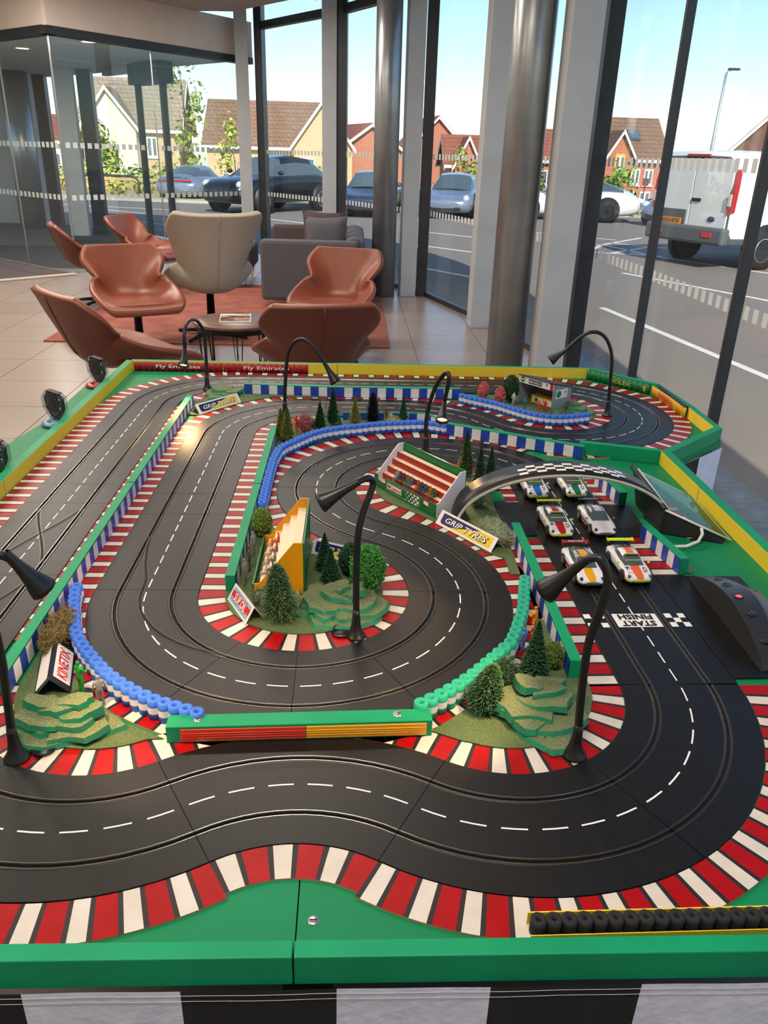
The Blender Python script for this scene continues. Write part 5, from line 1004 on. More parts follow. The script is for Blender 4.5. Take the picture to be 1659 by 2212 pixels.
def pose(sit=False, arm=0):
    J = dict(pelvis=(0, 0, .95, .135), waist=(0, 0, 1.10, .125), chest=(0, 0, 1.34, .15), neck=(0, 0, 1.50, .06), chin=(0, .01, 1.56, .075), head=(0, .01, 1.65, .10), crown=(0, 0, 1.73, .07), shl=(-.19, 0, 1.41, .065), shr=(.19, 0, 1.41, .065), hil=(-.09, 0, .90, .095), hir=(.09, 0, .90, .095), knl=(-.10, .02, .50, .062), knr=(.10, .02, .50, .062), anl=(-.11, 0, .09, .048), anr=(.11, 0, .09, .048), tol=(-.12, .15, .04, .04), tor=(.12, .15, .04, .04),
             ell=(-.26, -.02, 1.13, .05), wrl=(-.25, .08, .90, .038), hal=(-.25, .11, .82, .04), elr=(.26, -.02, 1.13, .05), wrr=(.25, .08, .90, .038), har=(.25, .11, .82, .04))
    if arm == 1: J.update(elr=(.33, .05, 1.62, .05), wrr=(.28, .10, 1.85, .038), har=(.27, .11, 1.93, .04))
    if arm == 2: J.update(ell=(-.25, .12, 1.16, .05), wrl=(-.12, .30, 1.20, .038), hal=(-.05, .33, 1.22, .04), elr=(.25, .12, 1.16, .05), wrr=(.12, .30, 1.20, .038), har=(.05, .33, 1.22, .04))
    if sit:
        for k in ('knl', 'knr'): J[k] = (J[k][0] * 1.3, .42, .93, .062)
        for k in ('anl', 'anr'): J[k] = (J[k][0] * 1.2, .45, .50, .048)
        for k in ('tol', 'tor'): J[k] = (J[k][0] * 1.2, .58, .46, .04)
        J.update(wrl=(-.20, .28, 1.02, .038), hal=(-.16, .36, 1.0, .04), wrr=(.20, .28, 1.02, .038), har=(.16, .36, 1.0, .04))
        J = {k: (v[0], v[1], v[2] - .80, v[3]) for k, v in J.items()}
    return J
def zones(sit): 
    o = -.80 if sit else 0
    def f(c):
        z = c.z - o
        if z > 1.66 or (z > 1.58 and c.y < -.02): return 3
        if z > 1.50: return 2
        if (abs(c.x) > .18 and z < .93) and not sit: return 2
        if z > 1.0: return 0
        return 1
    return f
FIG = {}
def figure(label, x, y, z, rz, kind, cols, h=.055, group=None):
    key = (kind, h)
    if key not in FIG: sit = kind.startswith('sit'); FIG[key] = fig_mesh('figurine', pose(sit, {'wave': 1, 'hold': 2, 'sit_wave': 1}.get(kind, 0)), ED, h / 1.75, zones(sit))
    me = FIG[key].copy(); me.materials.clear()
    for c in cols: me.materials.append(M('figure_' + c.strip('#'), c, 0.5))
    return tag(link('figurine', me, None, (x, y, z), rz), label, 'figurine', group)
sk = '#c98f70'; hr = '#3a2a20'
def on_stand(P, U, Vv, row, dv, z0, dz, u, org, facing, cols, label, kind='sit'):
    v0 = .008 + row * dv + dv * .55; p = Vector(P(u, v0, z0 + row * dz)) + Vector((org[0], org[1], BZ + .0052)); figure(label, p.x, p.y, p.z, facing, kind, cols, .043)
dvc, dzc = (.086 - .012) / 5, (.098 * .8 - .014) / 4; fc = math.atan2(-CV.y, -CV.x) - PI / 2
pal = ['#8a8f94', '#3a3f52', '#6b2f2c', '#5f7a34', '#4a6a86', '#8a4a2a', '#2f3a52', '#35506a', '#a8642e', '#3f5a3a']
names = ['grey', 'navy', 'maroon', 'olive green', 'pale blue', 'rust red', 'dark slate', 'steel blue', 'orange brown', 'moss green']
us = [.052, .066, .080, .094, .108, .136, .150, .164, .180, .196]
for i, u in enumerate(us): on_stand(CP, CU, CV, 1, dvc, .014, dzc, u, (.728, .132), fc, [pal[i], ['#4a4a50', '#2c2f3a', '#54443a'][i % 3], sk, [hr, '#8a7a6a', '#5a3a22'][i % 3]], 'seated spectator figurine in %s top on the red and white grandstand' % names[i])
dvy, dzy = (.092 - .012) / 5, (.108 * .8 - .014) / 4; fy = math.atan2(0, -1) - PI / 2
palY = [('#d9893a', 'orange'), ('#c4572a', 'red orange'), ('#e0c9a8', 'cream'), ('#8c5a4a', 'brown'), ('#b9a58c', 'sand'), ('#7a7468', 'grey'), ('#c9c2b4', 'off white'), ('#55524c', 'charcoal')]
for i, (c, nm) in enumerate(palY): on_stand(P, U, Vv, 1 if i % 2 else 0, dvy, .014, dzy, .034 + i * .0205, (.487, -.205), fy, [c, ['#8a8070', '#4c4a48'][i % 2], sk, hr], 'seated spectator figurine in %s top on the yellow grandstand' % nm)
figure('grey standing figurine between barrier and yellow grandstand, nearest of the three', .466, -.379, BZ + .005, 1.4, 'stand', ['#7d7d76', '#6a6a62', sk, '#6a4a3a'], .058)
figure('dark coated standing figurine between barrier and yellow grandstand, middle of the three', .468, -.325, BZ + .005, 1.7, 'stand', ['#4c4a46', '#3a3836', sk, '#8a4a3a'], .058)
figure('grey standing figurine with red cap between barrier and yellow grandstand, farthest of the three', .468, -.262, BZ + .005, 1.2, 'stand', ['#86868a', '#5c5c60', sk, '#b3502f'], .058)
t = figure('bright green standing figurine on a black disc at the front left', .262, -.722, BZ + .0072, -.6, 'hold', ['#1f8a2a', '#2a6a24', '#2f7a26', '#b3602f'], .062); mb = MB(); mb.lathe([(.0, -.002), (.018, -.002), (.018, 0), (.0, 0)], (0, 0, 0), 20); mb.build('black_disc', [m_blackp], t)
figure('grey suited standing figurine beside the front left blue tyres', .298, -.747, BZ + .004, .5, 'stand', ['#85888a', '#6f7274', '#b0a8a0', '#3a3a3c'], .058)
figure('orange suited marshal figurine by the lit green tyres', .990, -.548, BZ + .005, .9, 'hold', ['#e08a1c', '#d9661c', sk, '#e0902a'], .058)
figure('red trousered marshal figurine crouched in front of the orange marshal', .982, -.572, BZ + .005, 1.2, 'hold', ['#e0643a', '#c4301f', sk, '#d97a3a'], .040)
figure('blue coated figurine beside the green tyres and tall conifer', .960, -.604, BZ + .005, .7, 'stand', ['#5a76b8', '#c4302a', sk, '#8a8a90'], .050)
figure('brown figurine standing among the row of little trees', .776, .655, BZ + .005, 3.1, 'stand', ['#6a4636', '#54382c', '#8a5a44', '#5a3a2a'], .050)
figure('red figurine standing left of the pink bush behind the blue tyres', .505, .530, BZ + .005, 2.6, 'hold', ['#b3261c', '#8e1a14', sk, '#b3261c'], .055)
figure('white overalled figurine standing left of the grey pit stand', 1.219, .872, BZ + .005, 2.6, 'stand', ['#dcd8d0', '#b8b2a6', sk, hr], .042)
figure('blue overalled crew figurine in front of the grey pit stand', 1.245, .806, BZ + .005, 2.3, 'hold', ['#3a6a94', '#2f5a84', sk, '#5a4a3a'], .042)
figure('orange headed red crew figurine in front of the grey pit stand', 1.284, .775, BZ + .005, 2.6, 'hold', ['#d94a1c', '#c42e1a', sk, '#d98a2a'], .046)
figure('red crew figurine with raised arm at the grey pit stand', 1.303, .768, BZ + .005, 2.9, 'wave', ['#c9241c', '#b01f1a', sk, '#8a4a2a'], .046)
# ---- pit stand
t = thing('pit_stand', 'grey open fronted pit stand with printed fascia by the upper hairpin', 'building', (1.239, .894, BZ + .0052)); pu = Vector((.089, -.114, 0)).normalized(); pv = Vector((-pu.y, pu.x, 0)); PW, PD = .145, .095
Q = lambda u, v, z: tuple(pu * u + pv * v + Vector((0, 0, z))); m_pit = M('pit_grey', '#8a8f92', 0.5)
for u in (0, PW - .002): mb = MB(); mb.extrude([Q(u, 0, 0), Q(u, PD, 0), Q(u, PD, .072), Q(u, 0, .094)], pu * .002); sp_ = mb.build('side_panel', [m_pit], t)
mb = MB(); mb.extrude([Q(0, PD, 0), Q(PW, PD, 0), Q(PW, PD, .072), Q(0, PD, .072)], pv * .002); mb.build('back_panel', [m_pit], t)
mb = MB(); mb.extrude([Q(-.004, -.010, .099), Q(PW + .004, -.010, .099), Q(PW + .004, PD + .004, .073), Q(-.004, PD + .004, .073)], (0, 0, .002)); mb.build('roof', [M('pit_roof', '#34302f', 0.6)], t)
mb = MB(); mb.extrude([Q(0, -.003, .073), Q(PW, -.003, .073), Q(PW, -.003, .098), Q(0, -.003, .098)], pv * .002); fa = mb.build('fascia', [m_card], t); FO = Vector(Q(0, -.0034, .073)); Zv = Vector((0, 0, 1))
face_poly(fa, 'red_end', m_pred, FO, pu, Zv, [(PW - .012, 0), (PW, 0), (PW, .025), (PW - .012, .025)]); face_poly(fa, 'navy_strip', m_navy, FO, pu, Zv, [(.042, .004), (.098, .004), (.098, .018), (.042, .018)])
text('MICHELIN', m_txtw, fa, FO + pu * .070 + Zv * .011, pu, Zv, .0085, .050, .015, .12, lift=.0008)
mb = MB(); c_ = FO + pu * .016 + Zv * .0125 - pv * .0006; mb.poly([c_ + (pu * math.cos(a * PI / 8) + Zv * math.sin(a * PI / 8)) * .0095 for a in range(16)]); mb.build('round_emblem', [m_pgrn], fa)
mb = MB(); c2 = c_ - pv * .0003; mb.poly([c2 + (pu * a + Zv * b) for a, b in ((-.0075, -.0015), (.0075, -.0015), (.0075, .0025), (-.0075, .0025))]); mb.build('emblem_band', [m_card], fa)
mb = MB(); c3 = FO + pu * .113 + Zv * .012 - pv * .0006; mb.poly([c3 + (pu * a + Zv * b) for a, b in ((-.004, .002), (.010, .006), (.004, -.008), (.005, .003))]); mb.build('tick_mark', [m_blackp], fa)
SO = Vector(Q(PW + .0004, .004, .030)); face_poly(sp_, 'side_poster', m_card, SO, pv, Zv, [(.012, .012), (.072, .012), (.072, .042), (.012, .042)])
mb = MB(); c_ = SO + pv * .027 + Zv * .027 + pu * .0007; mb.poly([c_ + (pv * math.cos(a * PI / 8) * .012 + Zv * math.sin(a * PI / 8) * .012) for a in range(16)]); mb.build('round_emblem', [m_pgrn], sp_)
mb = MB(); c_ = SO + pv * .056 + Zv * .027 + pu * .0007; mb.poly([c_ + (pv * a + Zv * b) for a, b in ((-.009, .002), (.011, .008), (.003, -.011), (.005, .004))]); mb.build('tick_mark', [m_blackp], sp_)
mb = MB(); mb.extrude([Q(.02, .045, .0), Q(PW - .01, .045, 0), Q(PW - .01, .045, .026), Q(.02, .045, .026)], pv * .03); co = mb.build('counter', [m_byel], t)
mb = MB(); mb.extrude([Q(.03, .044, .002), Q(PW - .02, .044, .002), Q(PW - .02, .044, .021), Q(.03, .044, .021)], pv * .001); bn = mb.build('counter_banner', [m_card], co); face_poly(bn, 'green_end', m_pgrn, Vector(Q(0, .0434, 0)), pu, Zv, [(PW - .03, .002), (PW - .02, .002), (PW - .02, .021), (PW - .03, .021)]); mb = MB(); c_ = Vector(Q(.044, .0432, .012)); mb.poly([c_ + (pu * math.cos(a * PI / 8) + Zv * math.sin(a * PI / 8)) * .008 for a in range(16)]); mb.build('round_emblem', [m_pgrn], bn)
text('L', m_slot, bn, Vector(Q(.085, .0434, .011)), pu, Zv, .012, None, .03)
# ================================================================== model trees, bushes, moss
m_n1 = M('needle_deep', '#173d26', 0.8, col2='#20512f', scale=60); m_n2 = M('needle_mid', '#2a5c38', 0.8); m_n3 = M('needle_sage', '#5b7d52', 0.8, col2='#7d9668', scale=60); m_n4 = M('needle_lime', '#7d8a3a', 0.8, col2='#97a048', scale=60); m_n5 = M('needle_black', '#0e1012', 0.7); m_n6 = M('needle_teal', '#2c6655', 0.8); m_n7 = M('needle_olive', '#5c6b34', 0.8)
m_wire = M('twisted_wire', '#4a3c2a', 0.6)
def conifer(label, x, y, h, r, mats, n=1500, fine=False, lean=0.0, seed=1, group=None, taper=1.0, name='model_conifer'):
    n = int(n * 1.5); r *= 1.12
    t = thing(name, label, 'model tree', (x, y, BZ + .005), 0, group); rr = random.Random(seed); mb = MB(); mb.tube([(0, 0, 0), (lean * h * .5, 0, h * .5), (lean * h, 0, h * .99)], [.0016, .0012, .0005], 6); mb.build('trunk', [m_wire], t)
    mb = MB(); w_ = .0006 if fine else .0011
    for i in range(n):
        f = rr.random() ** .85; z = h * (.07 + .92 * f); rad = r * (1 - f) ** taper * (1.0 if f > .08 else .8) + r * .07; a = rr.uniform(0, 2 * PI); ln = rad * (.75 + .30 * rr.random()); up = (.18 if not fine else .35) * ln + .0015
        layer = 1.0 if fine else (.72 + .28 * math.cos(f * 46 + a * .3) ** 2)
        b = Vector((lean * z, 0, z)); d = Vector((math.cos(a), math.sin(a), 0)); e = b + d * ln * layer + Vector((0, 0, up * (rr.random() * 1.2) - ln * .18)); s = Vector((-d.y, d.x, 0)) * w_; m_ = b + d * ln * layer * (.25 if not fine else .5) + Vector((0, 0, -ln * .02))
        k = len(mb.v); mb.v += [tuple(m_ - s), tuple(m_ + s), tuple(e + s * .7), tuple(e - s * .7), tuple(m_ + Vector((0, 0, w_ * 1.6)))]; mi = rr.randrange(len(mats)); mb.face((k, k + 1, k + 2, k + 3), mi); mb.face((k, k + 4, k + 2), mi)
    mb.lathe([(r * .40, h * .08), (r * .42, h * .12), (r * .20, h * .52), (r * .03, h * .90)], (0, 0, 0), 12, 0, caps=False)
    if lean: pass
    mb.build('needles', mats, t); return t
def bush(label, x, y, h, r, mats, n, size, seed=1, ry=None, inner=.82, stem=True, name='model_bush', rz=0):
    t = thing(name, label, 'model plant', (x, y, BZ + .005), rz); mb = MB(); mb.ball((0, 0, h * .5), (r * .80, (ry or r) * .80, h * .41), 12, 8, 0); crumbs(mb, n, blob((0, 0, h * .5), (r, ry or r, h * .5), inner), size, len(mats), seed); mb.build('foliage', mats, t)
    if stem: mb = MB(); mb.tube([(0, 0, 0), (0, 0, h * .4)], .0018, 6); mb.build('trunk', [m_wire], t)
    return t
def moss(label, x, y, h, r, mats, n, seed=1, ry=None, rz=0):
    t = thing('model_moss', label, 'model plant', (x, y, BZ + .005), rz); mb = MB(); mb.ball((0, 0, h * .42), (r * .72, (ry or r) * .72, h * .40), 10, 6, 0); rr = random.Random(seed); f = blob((0, 0, h * .48), (r, ry or r, h * .52), .6)
    for i in range(n):
        p, d = f(rr); pts = [p]; v = Vector((rr.uniform(-1, 1), rr.uniform(-1, 1), rr.uniform(-.6, 1))).normalized()
        for k in range(2): v = (v + Vector((rr.uniform(-1, 1), rr.uniform(-1, 1), rr.uniform(-1, 1))) * .9).normalized(); pts.append(pts[-1] + v * .0034)
        if min(q.z for q in pts) < 0: continue
        mb.tube(pts, .00055, 3, rr.randrange(len(mats)), False, False)
    mb.build('strands', mats, t); return t
conifer('pale olive conifer at the left end of the row behind the blue tyres', .463, .475, .092, .019, [m_n4, m_n7], 1100, seed=2, taper=.6)
conifer('taller olive conifer in front of the pale one at the left end of the row', .484, .448, .104, .022, [m_n7, m_n4], 1400, seed=3, taper=.7)
bush('dusty pink bush second in the row behind the blue tyres', .528, .545, .055, .020, [M('pink_foam', '#a8555c', 0.9), M('pink_foam_light', '#c47a7e', 0.9)], 900, .0028, 4, name='pink_bush')
conifer('deep green conifer right of the pink bush behind the blue tyres', .572, .575, .086, .022, [m_n1, m_n2], 1500, seed=5)
conifer('tallest deep green conifer of the row behind the blue tyres', .610, .612, .118, .024, [m_n2, m_n1], 1800, seed=6)
conifer('tiny grey green conifer in front of the tallest one in the row', .632, .600, .034, .009, [m_n3], 350, seed=7)
conifer('yellow green conifer in the middle of the row behind the blue tyres', .678, .622, .090, .022, [M('needle_yellow', '#97993c', 0.8), m_n4], 1500, seed=8)
conifer('black bottle brush tree right of the yellow green conifer', .733, .628, .100, .023, [m_n5, M('needle_purple', '#1e1a2a', 0.7)], 1300, seed=9, taper=.45)
conifer('slim teal conifer at the right end of the row', .829, .655, .088, .018, [m_n6], 1100, seed=10)
moss('hay coloured tuft between the black tree and the teal conifer', .795, .640, .022, .028, [M('hay', '#8d8d52', 0.9), M('hay_light', '#a8a56a', 0.9)], 420, 11)
moss('grey green moss low behind the pink bush', .54, .60, .03, .024, [m_n3, m_n7], 320, 12)
bush('left of two salmon pink bushes on the upper right island', 1.123, .925, .060, .019, [M('salmon_foam', '#c9666a', 0.9), M('salmon_light', '#dd8c8c', 0.9)], 900, .0028, 13, name='pink_bush')
bush('right of two salmon pink bushes on the upper right island', 1.173, .880, .057, .018, [M('coral_foam', '#cf5f58', 0.9), M('salmon_light')], 900, .0028, 14, name='pink_bush')
bush('dark rounded evergreen left of the grey pit stand', 1.212, .900, .094, .027, [m_n1, m_n2], 1400, .003, 15)
moss('pale green moss beside the grey pit stand', 1.345, .735, .024, .034, [m_n3, m_n7], 520, 16)
conifer('tall dark conifer behind the right end of the green grandstand', .966, .200, .130, .025, [m_n1, m_n7], 2000, seed=17)
conifer('left of the twin dark conifers between green grandstand and arch', .985, .092, .124, .022, [m_n1, m_n2], 1900, seed=18)
conifer('right of the twin dark conifers between green grandstand and arch', 1.013, .100, .120, .022, [m_n1, m_n2], 1900, seed=19)
moss('pale round moss between green grandstand and arch foot', .972, .015, .036, .022, [m_n3, M('lichen', '#8c9a78', 0.9)], 480, 20)
moss('long pale lichen clump behind the folded card sign at the arch foot', .985, -.175, .046, .026, [M('lichen'), M('lichen_light', '#a3ad86', 0.9)], 1100, 21, .056, .55)
bush('big bright green round tree on the middle island', .700, -.402, .098, .033, [M('leaf_bright', '#3f8a35', 0.85), M('leaf_bright_light', '#5aa548', 0.85)], 2600, .0036, 22)
bush('dark green round tree behind the bright one on the middle island', .668, -.335, .068, .024, [m_n1, m_n2], 1300, .003, 23)
conifer('front one of the two dark conifers beside the yellow grandstand', .630, -.385, .082, .024, [m_n1, m_n2], 2200, seed=24)
conifer('rear one of the two dark conifers beside the yellow grandstand', .616, -.318, .082, .022, [m_n1, m_n2], 2000, seed=25)
conifer('fuzzy grey green conifer in front of the yellow grandstand', .542, -.500, .110, .032, [m_n3, m_n2, m_n3], 2600, True, -.02, 26, taper=.55)
bush('yellow green round bush behind the yellow grandstand', .476, -.165, .066, .021, [M('leaf_lime', '#6f8f34', 0.85), M('leaf_lime_light', '#8aa648', 0.85)], 1300, .003, 27)
moss('grey lichen clump left of the fuzzy conifer', .503, -.448, .032, .018, [M('lichen_grey', '#77806c', 0.9), m_n7], 420, 28)
moss('brown moss bed at the foot of the yellow grandstand', .535, -.445, .022, .040, [M('moss_brown', '#6a5c38', 0.9), m_n7], 700, 29, .020)
moss('white tipped lichen clump right of the fuzzy conifer', .570, -.462, .030, .018, [M('lichen_light'), M('moss_brown')], 420, 30)
conifer('tall deep green conifer on the front right island', .958, -.692, .118, .028, [m_n1, m_n2], 2800, seed=31)
bush('small olive green round bush beside the front right barrier end', 1.001, -.645, .048, .0165, [M('leaf_lime'), m_n7], 1100, .0026, 32)
conifer('fuzzy leaning grey green conifer on the front right island', .868, -.752, .080, .028, [m_n3, m_n2, m_n2], 2300, True, .16, 33, taper=.55)
moss('dark green moss clump between the two front right conifers', .911, -.706, .058, .024, [m_n1, M('moss_dark', '#32452c', 0.9)], 1000, 34)
moss('yellow brown moss heap at the front left under the lamp head', .181, -.575, .046, .026, [M('moss_gold', '#7d6c3c', 0.9), M('moss_brown'), M('moss_straw', '#97824a', 0.9)], 2300, 35, .066)
moss('small dry moss scrap on the green board by the barrier end', 1.362, -.312, .008, .010, [m_n3], 60, 36)
# ---- layered rocks
m_rtop = M('rock_sand', '#3f6a4a', 0.95, col2='#857e58', scale=420, detail=8, bump=0.6, bscale=420); m_redge = M('rock_green_edge', '#15895f', 0.7, col2='#2b7a58', scale=40, bump=0.3, bscale=200)
def rock(label, x, y, layers, seed):
    t = thing('layered_rock', label, 'model rock', (x, y, BZ + .005)); rr = random.Random(seed)
    for (cx, cy, rx, ry, z0, z1, a0, tilt) in layers:
        z0 *= .76; z1 *= .76
        n = 15; pts = []
        for i in range(n):
            a = a0 + 2 * PI * (i + rr.uniform(-.28, .28)) / n; k = .74 + .50 * rr.random() ** 1.2; pts.append((cx + rx * k * math.cos(a), cy + ry * k * math.sin(a)))
        mb = MB(); b = 0; mb.v = [(px, py, z0) for px, py in pts] + [(cx + (px - cx) * .94, cy + (py - cy) * .94, z1 + tilt * (px - cx) / max(rx, .001) * .006) for px, py in pts]
        mb.face(range(n, 2 * n), 0); mb.face(list(range(n))[::-1], 1)
        for i in range(n): j = (i + 1) % n; mb.face((i, j, n + j, n + i), 1)
        mb.build('rock_layer', [m_rtop, m_redge], t)
    return t
rock('layered green edged rock on the middle island at the lamp foot', .648, -.462, [(0, 0, .080, .076, 0, .009, 0, 0), (.020, -.012, .060, .056, .009, .017, .5, .3), (-.018, .006, .062, .060, .009, .018, .9, -.3), (-.030, -.004, .040, .042, .018, .028, 1.1, -.6), (.026, .000, .044, .040, .017, .026, .2, .8), (.004, .014, .036, .036, .026, .036, .9, -.8), (-.004, .022, .026, .022, .036, .044, .4, .9), (.022, .010, .024, .024, .032, .044, 1.7, 1.2)], 51)
rock('layered green edged rock on the front right island', .948, -.778, [(.006, -.008, .060, .060, 0, .010, 0, 0), (.012, .004, .054, .052, .010, .019, .6, .3), (-.022, .006, .042, .052, .012, .024, .3, -.5), (-.010, .012, .048, .044, .019, .030, 1.1, -.6), (.012, .018, .040, .034, .028, .039, .3, .6), (.014, .032, .034, .024, .039, .050, .8, .8), (-.006, .036, .024, .020, .042, .056, .1, -.9)], 52)
rock('layered green edged rock on the front left island beside the lamp', .258, -.798, [(0, 0.000, .080, 0.048, 0, .009, 0, 0), (-.026, 0.010, .050, 0.034, .009, .020, .7, -.3), (.018, -0.004, .056, 0.033, .009, .018, .2, .5), (-.022, 0.008, .044, 0.031, .020, .031, .2, -.6), (.010, 0.000, .046, 0.027, .018, .029, 1.2, .6), (.024, 0.007, .036, 0.023, .029, .040, .4, 1.1), (-.002, 0.015, .036, 0.020, .031, .044, .5, .5), (-.026, 0.020, .028, 0.017, .032, .045, 1.3, -1.1), (.018, 0.018, .026, 0.016, .042, .052, .9, .9)], 53)
rock('flat green rock slabs beside the far left lamp', .232, .930, [(0, 0, .070, .070, 0, .007, 0, 0), (.008, .010, .056, .056, .007, .015, .6, .3), (-.014, .024, .038, .040, .015, .023, .2, -.3), (.030, -.010, .030, .030, .015, .021, .9, .3)], 54)
rock('low green rock right of the grey pit stand', 1.425, .790, [(0, 0, .046, .055, 0, .010, 0, 0), (-.004, .014, .036, .042, .010, .022, .6, .3), (-.008, .028, .024, .026, .022, .032, .2, -.3)], 55)

# ================================================================== start arch, light tower, clear lid
t = thing('start_arch', 'black and white half ellipse arch with checker decal over the start straight', 'arch', (0, 0, BZ + .0042))
m_archw = M('arch_cream', '#c9c6b4', 0.5, col2='#b5b29e', scale=60); m_archb = M('arch_black', '#1c1d20', 0.35)
def archp(a, th, y): return (1.155 - (.252 - th) * math.cos(a), y, (.131 - th) * math.sin(a))
NA = 40; mb = MB(); R = []
for i in range(NA + 1):
    a = PI * i / NA; R.append([archp(a, 0, -.108), archp(a, 0, -.022), archp(a, .0075, -.022), archp(a, .0075, -.108)])
mb.rings(R, 0, True, True, True, lambda i, j: 0 if j == 0 else 1); mb.build('arch_band', [m_archb, m_archw], t)
mb = MB()
for i in range(12):
    for j in range(4):
        a0, a1 = 1.12 + i * .085, 1.12 + (i + 1) * .085; y0, y1 = -.086 + j * .0115, -.086 + (j + 1) * .0115
        if (i + j) % 2 == 0: mb.poly([archp(a0, -.0006, y0), archp(a1, -.0006, y0), archp(a1, -.0006, y1), archp(a0, -.0006, y1)])
mb.build('checker_decal', [m_card], t)
t = thing('start_light_tower', 'black curved light tower with five lamps, one red, beside the start line', 'start lights', (0, 0, BZ + .0042))
mb = MB(); R = []
for i in range(25):
    f = i / 24; y = -.334 - .322 * f; sn = math.sin(PI * f); hh = .0015 + .047 * sn ** .85; wd = .012 + .066 * sn ** .75
    R.append([(1.350, y, 0), (1.356, y, hh), (1.356 + wd * .62, y + .004 * sn, hh * 1.04), (1.356 + wd, y, hh * .78), (1.360 + wd, y, 0)])
mb.rings(R, 0, True, True, False, lambda i, j: 1 if j == 0 else 0); tw = mb.build('housing', [M('tower_black', '#2b2d33', 0.36), M('tower_mesh', '#0d0d0f', 0.8, bump=0.8, bscale=900)], t, bevel=.0012)
for i, y in enumerate((-.415, -.448, -.495, -.545, -.605)):
    f = (-.334 - y) / .322; hh = .0015 + .047 * math.sin(PI * f) ** .85; mb = MB(); mb.lathe([(.0088, 0), (.0088, .0016), (.0066, .0016), (.0058, -.0006)], (0, 0, 0), 16, 0, caps=False); r = mb.build('lamp_ring', [m_blackp], tw, (1.374, y, hh * 1.02))
    mb = MB(); mb.ball((0, 0, 0), (.0056, .0056, .0018), 12, 6); mb.build('led', [M('led_red_lit', '#ff2a36', 0.4, emit=4.0) if i == 2 else M('led_dark', '#3a1a18', 0.3)], r)
mb = MB(); mb.box((1.442, -.505, .014), (.005, .15, .028)); mb.build('pale_side_cover', [M('cover_grey', '#9fa4a8', 0.4)], t, bevel=.001)
t = thing('clear_lid', 'clear plastic lid with white edges leaning on the right rim beside the arch', 'lid', (0, 0, BZ + .002))
A, D, B, Cc = Vector((1.362, .062, .082)), Vector((1.372, -.128, .058)), Vector((1.516, -.168, .004)), Vector((1.500, .030, .026))
m_acr = glass_mat('acrylic', '#e6e4d4', 0.03, 0.02); m_wedge = M('edge_white', '#dcdcd6', 0.35)
nrm = (B - D).cross(A - D).normalized(); mb = MB(); mb.extrude([A, D, B, Cc], nrm * .0016); mb.build('clear_sheet', [m_acr], t)
for p, q, r, nm in ((D, B, .0026, 'front_edge'), (A, Cc, .0014, 'rear_edge'), (Cc, B, .0014, 'low_edge')): mb = MB(); mb.tube([p, q], r, 6); mb.build(nm, [m_wedge], t)
mb = MB(); mb.tube([A + Vector((-.006, .008, .004)), A.lerp(D, .55), D], [.0058, .0062, .0070], 8); mb.build('black_hinge', [m_blackp], t)
mb = MB(); mb.tube([A + Vector((.008, 0, 0)), D + Vector((.008, .004, 0))], .0028, 6); mb.build('white_hinge_edge', [m_wedge], t)
mb = MB(); mb.extrude([D + Vector((0, .01, -.004)), Vector((1.360, -.04, .001)), Vector((1.372, -.128, .001)), Vector((1.492, -.176, .001)), B + Vector((-.01, .004, .001))], (0, .004, 0)); mb.build('black_foot', [m_archb], t)
mb = MB(); mb.extrude([A + Vector((-.004, 0, -.006)), D + Vector((-.004, 0, -.006)), Vector((1.366, -.13, .001)), Vector((1.366, .03, .001))], (.004, 0, 0)); mb.build('black_leg', [m_archb], t)
mb = MB(); mb.tube([(1.325, -.186, -.004), (1.335, -.192, .003), (1.36, -.203, .004), (1.40, -.204, .006), (1.43, -.192, .012), (1.446, -.172, .020), (1.448, -.158, .028)], .0036, 8); tag(mb.build('cable', [m_wedge], None, (0, 0, BZ + .002)), 'white curved cable running from the round hole to the clear lid', 'cable')
mb = MB(); mb.lathe([(.012, .0008), (.021, .0008)], (0, 0, 0), 24, 0, caps=False); mb.lathe([(.0001, .0006), (.012, .0006)], (0, 0, 0), 24, 1, caps=False); mb.build('cable_hole', [m_grT, m_slot], board, (1.322, -.183, BZ))
